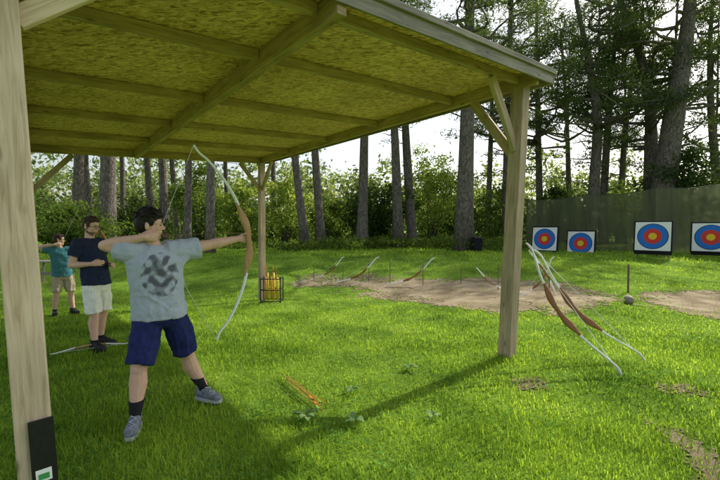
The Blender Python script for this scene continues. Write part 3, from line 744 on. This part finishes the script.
def stake(px,py,ptop,label,wd=.022):
    b=G(px,py); h=(py-ptop)/F*b.y
    bm=bmesh.new(); loft(bm,[(b-V((0,0,.15)),V((wd/2,0,0)),V((0,wd/2,0))),(b+V((0,0,h-.03)),V((wd/2,0,0)),V((0,wd/2,0))),(b+V((.004,0,h)),V((wd/2.6,0,0)),V((0,wd/2.6,0)))],8)
    solo('wooden_stake',bm,M['stake'],b,label,'stake','low stakes holding the bows')
for a in [(314,281,266,'leftmost low stake in the row of bows'),(343,283,266,'stake under the second bow from the left'),(369,282,260,'stake right of the second bow from the left'),
          (390,284,262,'stake at the left end of the third bow'),(423,286,264,'stake under the raised end of the third bow'),(461,284,267,'lone stake left of the thick right post'),
          (498,290,264,'stake closest to the shelter right post on its left'),(549,297,266,'stake behind the shelter right post on its right')]: stake(*a)
stake(628,293,264,'stake beside the short log at the right of the field',.045)
g=G(634,304); bm=bmesh.new(); tube(bm,[g+V((-.12,-.05,.07)),g+V((.0,.15,.08)),g+V((.1,.35,.07))],[.075,.08,.07],10)
solo('log',bm,M['old'],g,'short cut log lying at the edge of the right dirt patch','log',smooth=True)
# ------------------------------------------------------------------ arrows
def arrow_proto(fl,sh_='arrow',rad=.0038,fl0='fl_y',nk='fl_o'):
    r=thing('arrow',(0,0,0),'','arrow'); L=.74
    bm=bmesh.new(); tube(bm,[V((0,0,0)),V((0,0,L))],rad,6); link('shaft',bm_mesh('shaft',bm),M[sh_],r)
    for k in range(3):
        a=2*math.pi*k/3+.4; d=V((math.cos(a),math.sin(a),0)); bm=bmesh.new(); t=d.cross(UP)*.0012
        p=[UP*.03+d*.004,UP*.035+d*.02,UP*.08+d*.017,UP*.11+d*.004]
        a_=[bm.verts.new(q+t) for q in p]; b_=[bm.verts.new(q-t) for q in p]
        bm.faces.new(a_); bm.faces.new(b_[::-1])
        for i in range(4): bm.faces.new((a_[i],b_[i],b_[(i+1)%4],a_[(i+1)%4]))
        link('fletching',bm_mesh('fletching',bm),M[fl if k else fl0],r)
    bm=bmesh.new(); tube(bm,[V((0,0,-.012)),V((0,0,.004))],.0045,6); link('nock',bm_mesh('nock',bm),M[nk],r)
    bm=bmesh.new(); tube(bm,[V((0,0,L-.001)),V((0,0,L+.012)),V((0,0,L+.03))],[.0048,.0046,.001],6); link('point',bm_mesh('point',bm),M['steel'],r)
    return r
def put_arrow(r,nock,tip):
    z,x,y=frame(V(tip)-V(nock),V((.3,.2,1))); m=Matrix((x,y,z)).transposed().to_4x4(); m.translation=nock; r.matrix_basis=m
AG='arrows lying together on the lawn'
ap=arrow_proto('fl_g'); ao=arrow_proto('fl_o')
hand_arrow=arrow_proto('arrow2','arrow2',.0026,'arrow2','arrow2')
spots=[(ap,(322,417),(285,386),'green fletched arrow lying lowest in the bunch on the lawn'),(ao,(319,412),(288,384),'orange fletched arrow second from the bottom of the bunch on the lawn'),
       (dup(ap),(324,411),(291,385),'green fletched arrow ending furthest right in the bunch on the lawn'),(dup(ao),(315,408),(284,381),'orange fletched arrow lying uppermost in the bunch on the lawn')]
for i,(r,a,b,lab) in enumerate(spots):
    tag(r,lab,'arrow',AG); n_=G(*a)+V((0,0,.055+.006*i)); t_=G(*b)+V((0,0,.06)); put_arrow(r,n_,n_+(t_-n_).normalized()*.74)
# ------------------------------------------------------------------ quiver stand, table, bin
b=G(272,302)
r=thing('arrow_stand',b,'low steel arrow stand with yellow tubes beside the far shelter post','arrow stand')
hw=.25; H=.60
bm=bmesh.new()
for z in (.04,.32,H):
    q=[b+V((sx*hw,sy*.16,z)) for sx,sy in ((-1,-1),(1,-1),(1,1),(-1,1))]
    for i in range(4): tube(bm,[q[i],q[(i+1)%4]],.013,6)
part('rail',bm,M['steel'],r)
for sx,sy in ((-1,-1),(1,-1),(1,1),(-1,1)):
    bm=bmesh.new(); tube(bm,[b+V((sx*hw,sy*.16,-.02)),b+V((sx*hw,sy*.16,H+.03))],.015,6); part('leg',bm,M['steel'],r)
for i in range(5):
    c=b+V((-.17+.075*i,.05*(-1)**i,0)); bm=bmesh.new(); tube(bm,[c+V((0,0,.05)),c+V((.0,0,.62+.13*(i%2)))],.027,10); part('tube',bm,M['yellow'],r,True)
rr=random.Random(5)
for i in range(7):
    a=dup(ao if i%2 else ap); j=i%5; base=b+V((-.17+.075*j+rr.uniform(-.01,.01),.05*(-1)**j+rr.uniform(-.01,.01),.16))
    nk=base+V((rr.uniform(-.04,.04),rr.uniform(-.03,.03),.76)); put_arrow(a,nk,base)
    tag(a,'bright fletched arrow standing upright in the yellow tubes of the steel stand','arrow','arrows standing in the yellow tubes')
b=G(50,284)
r=thing('wooden_table',b,'small rough wooden table standing in the grass at the far left','table')
bm=bmesh.new(); box(bm,b+V((0,0,.72)),.85,.5,.05,None,.006); part('table_top',bm,M['old'],r)
for sx in (-1,1):
    for sy in (-1,1):
        bm=bmesh.new(); tube(bm,[b+V((sx*.36,sy*.2,-.05)),b+V((sx*.33,sy*.17,.70))],.035,6); part('leg',bm,M['old'],r)
bm=bmesh.new(); box(bm,b+V((0,-.19,.35)),.70,.03,.09,None,.004); part('stretcher',bm,M['old'],r)
b=W(477,249,20.2); b.z=tz(b.x,b.y)
r=thing('litter_bin',b,'black litter bin standing right of the thick straight pine','bin')
bm=bmesh.new(); loft(bm,[(b-V((0,0,.02)),V((.22,0,0)),V((0,.22,0))),(b+V((0,0,.66)),V((.26,0,0)),V((0,.26,0)))],20,True,5); part('bin_body',bm,M['t_black'],r)
bm=bmesh.new(); loft(bm,[(b+V((0,0,.665)),V((.285,0,0)),V((0,.285,0))),(b+V((0,0,.71)),V((.285,0,0)),V((0,.285,0))),(b+V((0,0,.77)),V((.2,0,0)),V((0,.2,0)))],20,True,5); part('lid',bm,M['rubber'],r)
def weed_proto(seed):
    rng=random.Random(seed); vs=[];fs=[]
    for i in range(8):
        a=6.283*i/8+rng.uniform(-.4,.4); L=rng.uniform(.05,.10); d=V((math.cos(a),math.sin(a),0)); s=V((-d.y,d.x,0))
        zz=rng.uniform(.055,.075)
        k=len(vs); pts=[(0,.003,.03),(.4,.014,zz),(.75,.017,zz+.004),(1,.002,zz-.008)]
        for t,w_,z_ in pts: vs+= [tuple(d*(L*t)+s*w_+UP*z_),tuple(d*(L*t)-s*w_+UP*z_)]
        for j in range(3): fs.append((k+2*j,k+2*j+1,k+2*j+3,k+2*j+2))
    return mesh_np('weed_plant',vs,fs,4)
wm=weed_proto(2); wm.materials.append(M['weed'])
for i,(px,py,lab) in enumerate([(351,394,'broad leaved weed right of the arrows in the sunny lawn'),(354,426,'pale broad leaved weed lower right of the arrows'),(306,424,'weed just below the arrows'),(432,421,'weed in the lawn below the shelter post shadow'),(410,372,'small weed in the lawn beside the shelter post shadow, above the others')]):
    o=link('weed_plant',wm); o.location=G(px,py); o.rotation_euler=(0,0,i*1.3); s=.9+.2*(i%3); o.scale=(s,s,s); tag(o,lab,'weed','broad leaved weeds in the lawn')
# ------------------------------------------------------------------ people
def hand(bm,wr,d,t,p,curls,k=1.0,thumb=(.6,.55,.5)):
    wr=V(wr); d=V(d).normalized(); t=(V(t)-d*V(t).dot(d)).normalized(); p=(V(p)-d*V(p).dot(d)-t*V(p).dot(t)).normalized()
    loft(bm,[(wr-d*.02*k,t*.029*k,p*.023*k),(wr+d*.02*k,t*.034*k,p*.019*k),(wr+d*.06*k,t*.041*k,p*.017*k),(wr+d*.088*k,t*.040*k,p*.013*k)],12)
    for j in range(4):
        base=wr+d*(.084-.004*abs(j-1))*k+t*(.031-.0205*j)*k; Lf=(.074,.082,.077,.060)[j]*k; r0=(.0092,.0095,.009,.008)[j]*k
        c=curls[j] if isinstance(curls[0],tuple) else curls
        for seg,a in zip((.46,.30,.24),c):
            a=math.radians(a); q=base+(d*math.cos(a)+p*math.sin(a))*Lf*seg
            capsule(bm,base,r0,q,r0*.9,8); base=q; r0*=.92
    b0=wr+d*.02*k+t*.024*k; d1=(d*thumb[0]+t*thumb[1]+p*thumb[2]).normalized(); b1_=b0+d1*.045*k; d2=(d*.85+t*.1+p*.5).normalized()
    capsule(bm,b0,.0135*k,b1_,.011*k,8); capsule(bm,b1_,.0108*k,b1_+d2*.032*k,.0088*k,8)
def person(label,loc,J,mats,opt):
    k=opt.get('k',1.0); root=thing('person',loc,label,'person'); w_=opt.get('wide',1.0)
    f=J['f'];l=J['l'];hf=J['hf'].normalized();hl=UP.cross(hf).normalized();hu=hf.cross(hl); H=J['head']
    kb=k*w_
    bm=bmesh.new()
    pel,neck=J['pelvis'],J['neck']
    def T(fr): return lerp(pel,neck,fr)
    loft(bm,[(T(-.16),l*.11*k,f*.08*k),(T(0),l*.155*k,f*.105*k),(T(.3),l*.135*k,f*.095*k),(T(.7),l*.165*k,f*.105*k),(T(.92),l*.13*k,f*.075*k),(T(1.0),l*.06*k,f*.058*k)],16)
    capsule(bm,T(.96),.060*k,H-hu*.07*k-hf*.02*k,.056*k)
    for i in (0,1):
        s,e,wr=J['sh'][i],J['el'][i],J['wr'][i]
        capsule(bm,lerp(T(.9),s,.5),.06*k,s,.054*k); mu=lerp(s,e,.45); capsule(bm,s,.054*kb,mu,.051*kb); capsule(bm,mu,.051*kb,e,.041*kb); m_=lerp(e,wr,.28); capsule(bm,e,.041*kb,m_,.046*kb); m2=lerp(e,wr,.62); capsule(bm,m_,.046*kb,m2,.036*kb); capsule(bm,m2,.036*kb,wr,.026*kb)
        hd=J['hand'][i]; hand(bm,wr,hd[0],hd[1],hd[2],hd[3],k,*hd[4:])
        h,kn,an=J['hip'][i],J['kn'][i],J['an'][i]; td=J['toe'][i]
        capsule(bm,h,.085*k,kn,.056*kb); mc=lerp(kn,an,.32)-td*.02*k; capsule(bm,kn,.051*kb,mc,.061*kb); capsule(bm,mc,.060*kb,an+UP*.05*k,.038*k); capsule(bm,an+UP*.05*k,.038*k,an,.036*k)
        capsule(bm,kn+td*.012*k+UP*.01,.044*kb,kn+td*.012*k-UP*.03*k,.040*kb)
        capsule(bm,an-UP*.03*k,.034*k,an+td*.13*k-UP*.05*k,.028*k)
    q=k
    ell(bm,H+hu*.038*q-hf*.010*q,hf*.098*q,hl*.077*q,hu*.082*q)
    ell(bm,H+hf*.052*q+hu*.030*q,hf*.040*q,hl*.062*q,hu*.055*q)
    ell(bm,H-hu*.035*q+hf*.026*q,hf*.064*q,hl*.061*q,hu*.072*q)
    for sg in (-1,1): capsule(bm,H-hu*.058*q-hf*.012*q+hl*(sg*.048*q),.024*q,H+hf*.066*q-hu*.098*q+hl*(sg*.012*q),.019*q)
    capsule(bm,H+hf*.084*q+hu*.014*q,.0085*q,H+hf*.108*q-hu*.024*q,.0115*q,8); ell(bm,H+hf*.094*q-hu*.030*q,hf*.013*q,hl*.018*q,hu*.0085*q)
    ell(bm,H+hf*.076*q+hu*.026*q,hf*.018*q,hl*.054*q,hu*.012*q)
    ell(bm,H+hf*.082*q-hu*.056*q,hf*.012*q,hl*.022*q,hu*.0075*q); ell(bm,H+hf*.080*q-hu*.070*q,hf*.012*q,hl*.020*q,hu*.0075*q)
    for sg in (-1,1):
        ell(bm,H+hl*(sg*.079*q)-hf*.014*q-hu*.008*q,hf*.019*q,hl*.009*q,hu*.031*q,10); ell(bm,H+hf*.060*q+hl*(sg*.040*q)-hu*.022*q,hf*.026*q,hl*.022*q,hu*.020*q)
    rpart('body',bm,M['skin'],root,.0056,2)
    for sg in (-1,1):
        bm=bmesh.new(); ell(bm,H+hf*.085*q+hl*(sg*.031*q)+hu*.004*q,hf*.007*q,hl*.011*q,hu*.0045*q,10); part('eye',bm,M['eye'],root,True)
        bm=bmesh.new(); ell(bm,H+hf*.0915*q+hl*(sg*.033*q)+hu*.027*q,hf*.005*q,hl*.018*q,hu*.0032*q,10); part('eyebrow',bm,M[mats['hair']],root,True)
    bm=bmesh.new(); ell(bm,H+hf*.0905*q-hu*.062*q,hf*.0045*q,hl*.019*q,hu*.0075*q,10); part('lips',bm,M['lip'],root,True)
    hs_=opt.get('hair_size',1.0)*q; shag=opt.get('shag',1.0)
    bm=bmesh.new()
    ell(bm,H+hu*.068*q-hf*.016*q,hf*.098*hs_,hl*.085*hs_,hu*.070*hs_); ell(bm,H-hf*.055*q+hu*.020*q,hf*.060*hs_,hl*.079*hs_,hu*.085*hs_)
    ell(bm,H+hf*.050*q+hu*.098*q,hf*.046*hs_,hl*.062*hs_,hu*.026*hs_)
    for sg in (-1,1): ell(bm,H+hl*(sg*.071*q)+hf*.012*q+hu*.034*q,hf*.030*q,hl*.011*q,hu*.040*q)
    rr=random.Random(label)
    for i in range(170):
        a=rr.uniform(0,6.283); e=rr.uniform(.15,1.45); d=hf*math.cos(a)*math.cos(e)+hl*math.sin(a)*math.cos(e)+hu*math.sin(e)
        c=H+hu*.066*q-hf*.016*q+(hf*hf.dot(d)*.092+hl*hl.dot(d)*.080+hu*hu.dot(d)*.066)*hs_
        t=(hf*rr.uniform(-.02,.05)+hl*rr.uniform(-.03,.03)); t=t-d*t.dot(d)
        capsule(bm,c,.0085*q,c+(d*.010*shag+t*shag)*q,.0045*q,6)
    rpart('hair',bm,M[mats['hair']],root,.0042,1)
    if opt.get('beard'):
        bm=bmesh.new(); ell(bm,H-hu*.082*q+hf*.030*q,hf*.058*q,hl*.061*q,hu*.034*q)
        for sg in (-1,1): capsule(bm,H-hu*.062*q-hf*.010*q+hl*(sg*.050*q),.0235*q,H+hf*.068*q-hu*.098*q,.021*q)
        rpart('beard',bm,M['stubble'],root,.0045,1,.002,.02)
    if opt.get('glasses'):
        bm=bmesh.new()
        for sg in (-1,1):
            c=H+hf*.104*q+hl*(sg*.033*q)+hu*.003*q; tube(bm,[c+hl*(.023*math.cos(a))+hu*(.017*math.sin(a)) for a in [6.283*i/12 for i in range(13)]],.0016,5,hf)
            tube(bm,[c+hl*(sg*.024),H+hl*(sg*.083*q)-hf*.005*q+hu*.008*q],.0016,5)
        tube(bm,[H+hf*.104*q+hl*.009*q,H+hf*.104*q-hl*.009*q],.0016,5); part('glasses',bm,M['t_black'],root)
    bm=bmesh.new(); hemf=opt.get('hem',-.13)
    loft(bm,[(T(hemf),l*.192*kb,f*.150*kb),(T(hemf+.04),l*.192*kb,f*.150*kb),(T(.2),l*.182*kb,f*.146*kb),(T(.5),l*.190*kb,f*.146*kb),(T(.75),l*.198*kb,f*.138*kb),(T(.90),l*.170*k,f*.105*k),(T(.985),l*.090*k,f*.078*k),(T(1.01),l*.070*k,f*.067*k)],22)
    for i in (0,1):
        s,e=J['sh'][i],J['el'][i]; d,a,b_=frame(e-s,UP if abs((e-s).normalized().z)<.9 else f); m_=lerp(T(.88),s,.45); sw=opt.get('sleeve',.58)
        if abs(d.z)>.6: capsule(bm,m_,.085*k,s,.078*k); loft(bm,[(s,a*.080*kb,b_*.078*kb),(lerp(s,e,sw*.6),a*.076*kb,b_*.074*kb),(lerp(s,e,sw),a*.078*kb,b_*.074*kb)],14)
        else:
            capsule(bm,m_,.082*k,s,.074*k)
            loft(bm,[(m_,a*.090*kb,b_*.087*kb),(s,a*.085*kb,b_*.082*kb),(lerp(s,e,sw*.6)-UP*.008,a*.083*kb,b_*.078*kb),(lerp(s,e,sw)-UP*.012,a*.084*kb,b_*.076*kb)],14)
            for j in range(3):   # folds running from the armpit over the chest
                pts=[lerp(s,e,.25)+f*.05*k-UP*(.05+.01*j), s+f*.075*k-UP*(.07+.03*j), lerp(s,T(.75),.5)+f*.118*k-UP*(.10+.05*j), T(.62-.1*j)+l*((.09 if i else -.09)*k)+f*.136*kb]
                tube(bm,pts,[.006,.014,.013,.005],6)
    rr=random.Random(len(label))
    for i in range(11):
        x0=rr.uniform(-.15,.15); z0=rr.uniform(-.05,.45); pts=[]
        for t in (0,.33,.66,1):
            xx_=x0+(rr.uniform(-.02,.02)+.10*(t-.5)*(1 if i%2 else -1)); zz=z0+(t-.5)*rr.uniform(.12,.3)
            rx_=.186*kb; ff=.146*kb*math.sqrt(max(.05,1-(xx_/rx_)**2)); pts.append(T(max(zz,hemf+.02))+l*xx_+f*(ff-.001))
        tube(bm,pts,[.004,.014,.013,.004],6)
    sm=rpart(opt.get('shirt_name','t_shirt'),bm,M[mats['shirt']],root,.0085,3,.034,.10)
    if opt.get('print'):
        me=sm.data; n=len(me.vertices); co_=np.empty(n*3,np.float32); me.vertices.foreach_get('co',co_); co_=co_.reshape(-1,3)
        nr_=np.empty(n*3,np.float32); me.vertices.foreach_get('normal',nr_); nr_=nr_.reshape(-1,3)
        C0=np.array(lerp(pel,neck,.58)-V(root.location)); c=co_-C0; x_=c@np.array(l); z_=c[:,2]; fr=nr_@np.array(f)
        r2=(x_/.13)**2+((z_+.01)/.165)**2
        t=np.sin(np.abs(x_)*58+2*np.sin(z_*38)+.6*np.sin(x_*30))+np.sin(z_*64+1.5*np.sin(x_*41+1))+1.1*np.cos(x_*75)*np.cos(z_*34)
        val=np.clip(.58+.17*t-.35*np.clip(r2-.55,0,3),0,1); val[(fr<.0)|(r2>1.25)]=0
        at=me.attributes.new('print_mask','FLOAT','POINT'); at.data.foreach_set('value',val.astype(np.float32))
    bm=bmesh.new(); loft(bm,[(T(.18),l*.152*kb,f*.118*kb),(T(0),l*.170*kb,f*.130*kb),(T(-.14),l*.178*kb,f*.135*kb),(T(-.26),l*.12*k,f*.11*k)],20)
    for i in (0,1):
        h,kn=J['hip'][i],J['kn'][i]; d,a,b_=frame(kn-h,f); en=opt.get('short_end',.92)
        loft(bm,[(h,a*.106*kb,b_*.100*kb),(lerp(h,kn,.5),a*.104*kb,b_*.098*kb),(lerp(h,kn,en),a*.098*kb,b_*.094*kb)],16)
        for j in range(4):   # hanging folds
            an_=-1.1+.75*j+.2*i; o0=a*(math.cos(an_)*.103*kb)+b_*(math.sin(an_)*.098*kb); o1=a*(math.cos(an_+.25)*.098*kb)+b_*(math.sin(an_+.25)*.094*kb)
            tube(bm,[lerp(h,kn,.1)+o0,lerp(h,kn,.5)+o0*1.0,lerp(h,kn,en-.02)+o1],[.004,.013,.010],6)
    rpart('shorts',bm,M[mats['shorts']],root,.0085,3,.034,.1)
    for i in (0,1):
        an,kn,td=J['an'][i],J['kn'][i],J['toe'][i].normalized(); sd_=UP.cross(td)
        if opt.get('sock',0)>0:
            bm=bmesh.new(); tp_=lerp(an,kn,opt['sock']); loft(bm,[(an-UP*.04*k,V((.040,0,0))*k,V((0,.040,0))*k),(an+UP*.03*k,V((.042,0,0))*k,V((0,.042,0))*k),(tp_-td*.008,V((.052,0,0))*kb,V((0,.052,0))*kb)],14); part('sock',bm,M['sock'],root,True)
        g=V((an.x,an.y,tz(an.x,an.y)+.012))
        bm=bmesh.new(); rg=[]
        for x_,h_,w2 in ((-.078,.05,.022),(-.068,.085,.036),(-.03,.108,.042),(.03,.105,.044),(.075,.082,.047),(.125,.062,.050),(.175,.050,.044),(.20,.036,.026)):
            rg.append((g+td*x_*k+UP*(.018+h_/2)*k,sd_*w2*k,UP*h_/2*k))
        loft(bm,rg,14,True,2.6); sh_=rpart('shoe',bm,M[mats['shoe']],root,.007,2)
        bm=bmesh.new(); rg=[]
        for zz in (.0,.026):
            rg.append((g+td*.062*k+UP*zz*k,td*.148*k,sd_*.052*k))
        loft(bm,rg,22,True,2.6); part('sole',bm,M[mats['sole']],sh_,False,base=root.location)
        bm=bmesh.new(); zz=[]
        for j in range(5):
            x_=.045+.024*j; hh=.124-.0135*j; zz.append(g+td*(x_*k)+sd_*((.022 if j%2 else -.022)*k)+UP*hh*k)
        tube(bm,zz,.0045*k,5); part('laces',bm,M[mats['sole']],sh_,False,base=root.location)
    return root
def archer(C0,k,g):
    def p(s,n,z): q=C0+U*(s*k)+NN*(n*k); return V((q.x,q.y,g+z*k))
    return p
C1=V((-1.72,3.35,0)); p=archer(C1,1.0,0)
gr=lambda x,y,z:V((x,y,tz(x,y)+z))
bow_wr=p(.69,0,1.515); dr_wr=p(-.130,.085,1.545)
J1=dict(f=NN,l=U,hf=(U*.95+NN*.28),pelvis=p(-.01,.0,.92),neck=p(-.045,0,1.475),head=p(-.075,.0,1.64),
  sh=[p(-.205,-.01,1.425),p(.165,.0,1.425)],el=[p(-.385,-.13,1.475),p(.43,-.015,1.465)],wr=[dr_wr,bow_wr],
  hand=[(U+NN*.10,UP,-NN,((55,120,165),(55,120,165),(60,125,165),(80,150,190)),(.5,.1,.8)),(U,UP+U*.15,NN,(45,125,200))],
  hip=[p(-.095,0,.87),p(.095,0,.87)],kn=[gr(-1.80,3.14,.47),gr(-1.565,3.50,.47)],an=[gr(-1.80,3.08,.095),gr(-1.465,3.60,.095)],
  toe=[(NN*.9-U*.35).normalized(),V((.93,-.36,0)).normalized()])
person('archer in grey printed t-shirt and navy shorts drawing a white limbed bow',V((C1.x,C1.y,tz(C1.x,C1.y))),J1,dict(shirt='tee_print',shorts='navy',hair='hair',shoe='shoe',sole='sole'),dict(print=True,sock=.36,short_end=.93,wide=1.14,hair_size=1.08,shag=1.5))
def drawn_bow(Cp,k,grip,nockpt,label,limb,ris,tilt,cant):
    r=thing('recurve_bow',grip,label,'bow')
    x=(U*math.cos(tilt)+UP*math.sin(tilt)); z=(UP*math.cos(tilt)-U*math.sin(tilt)); y=z.cross(x)
    z2=z*math.cos(cant)+y*math.sin(cant); y2=y*math.cos(cant)-z*math.sin(cant)
    m=Matrix((x*k,y2*k,z2*k)).transposed().to_4x4(); m.translation=grip; r.matrix_basis=m
    q=m.inverted()@V(nockpt)
    bow_parts(r,DRAWN,(q.x,q.z),limb,ris,0,.022,.0022)
    return r
grip=bow_wr+U*.088+NN*.034; nock=dr_wr+U*.105-NN*.02
drawn_bow(C1,1,grip,nock,'white limbed recurve bow drawn by the archer in grey','limb','riser2',.07,.10)
put_arrow(hand_arrow,nock+UP*.01,grip+UP*.06+NN*.012); tag(hand_arrow,'arrow nocked on the drawn bow of the archer in grey','arrow')
C2=V((-3.58,5.27,0)); f2=V((.99,-.14,0)).normalized(); l2=UP.cross(f2)
def p2(a,b,z): q=C2+f2*a+l2*b; return V((q.x,q.y,tz(C2.x,C2.y)+z))
J2=dict(f=f2,l=l2,hf=V((.98,-.16,-.09)),pelvis=p2(0,0,.93),neck=p2(-.085,0,1.495),head=p2(-.055,0,1.655),
  sh=[p2(-.09,-.185,1.425),p2(-.09,.185,1.425)],el=[p2(-.14,-.235,1.15),p2(-.10,.235,1.15)],wr=[p2(.12,-.20,1.17),p2(.13,.12,1.13)],
  hand=[(f2+l2*.3+UP*.15,UP*.8+l2*.2,l2,(30,55,75)),(f2-l2*.5,UP*.8-l2*.2,-l2,(30,55,75))],
  hip=[p2(0,-.095,.88),p2(0,.095,.88)],kn=[p2(.06,-.11,.48),p2(.0,.12,.48)],an=[p2(.07,-.12,.09),p2(-.06,.13,.09)],toe=[(f2-l2*.25).normalized(),(f2+l2*.2).normalized()])
for i in (0,1): J2['an'][i].z=tz(J2['an'][i].x,J2['an'][i].y)+.095
person('man in dark navy polo shirt and cream shorts standing behind the archer in grey',p2(0,0,0),J2,dict(shirt='navy2',shorts='cream',hair='hairb',shoe='shoe_dark',sole='shoe_dark'),dict(beard=True,glasses=True,sock=.14,short_end=.95,shirt_name='polo_shirt',hem=-.10))
C3=W(64,312,8.1); C3.z=0; g3=tz(C3.x,C3.y); k3=.95; p=archer(C3,k3,g3)
bw3=p(.69,0,1.515); dw3=p(-.130,.085,1.545)
J3=dict(f=NN,l=U,hf=U,pelvis=p(-.01,.0,.92),neck=p(-.045,0,1.475),head=p(-.06,.0,1.64),
  sh=[p(-.205,-.01,1.425),p(.165,.0,1.425)],el=[p(-.40,-.10,1.49),p(.43,-.015,1.465)],wr=[dw3,bw3],hand=J1['hand'],
  hip=[p(-.095,0,.87),p(.095,0,.87)],kn=[p(-.13,.04,.47),p(.13,.04,.47)],an=[p(-.16,.0,.095),p(.16,.0,.095)],toe=[NN,(NN+U*.5).normalized()])
for i in (0,1): J3['an'][i].z=tz(J3['an'][i].x,J3['an'][i].y)+.09
person('furthest archer in teal t-shirt and khaki shorts with elbow raised',V((C3.x,C3.y,g3)),J3,dict(shirt='teal',shorts='khaki',hair='hairb',shoe='shoe_dark',sole='shoe_dark'),dict(k=k3,sock=0.1))
drawn_bow(C3,k3,bw3+U*.084+NN*.033,dw3+U*.1-NN*.02,'dark limbed bow held by the furthest archer in teal','dlimb','riser',.05,.06)
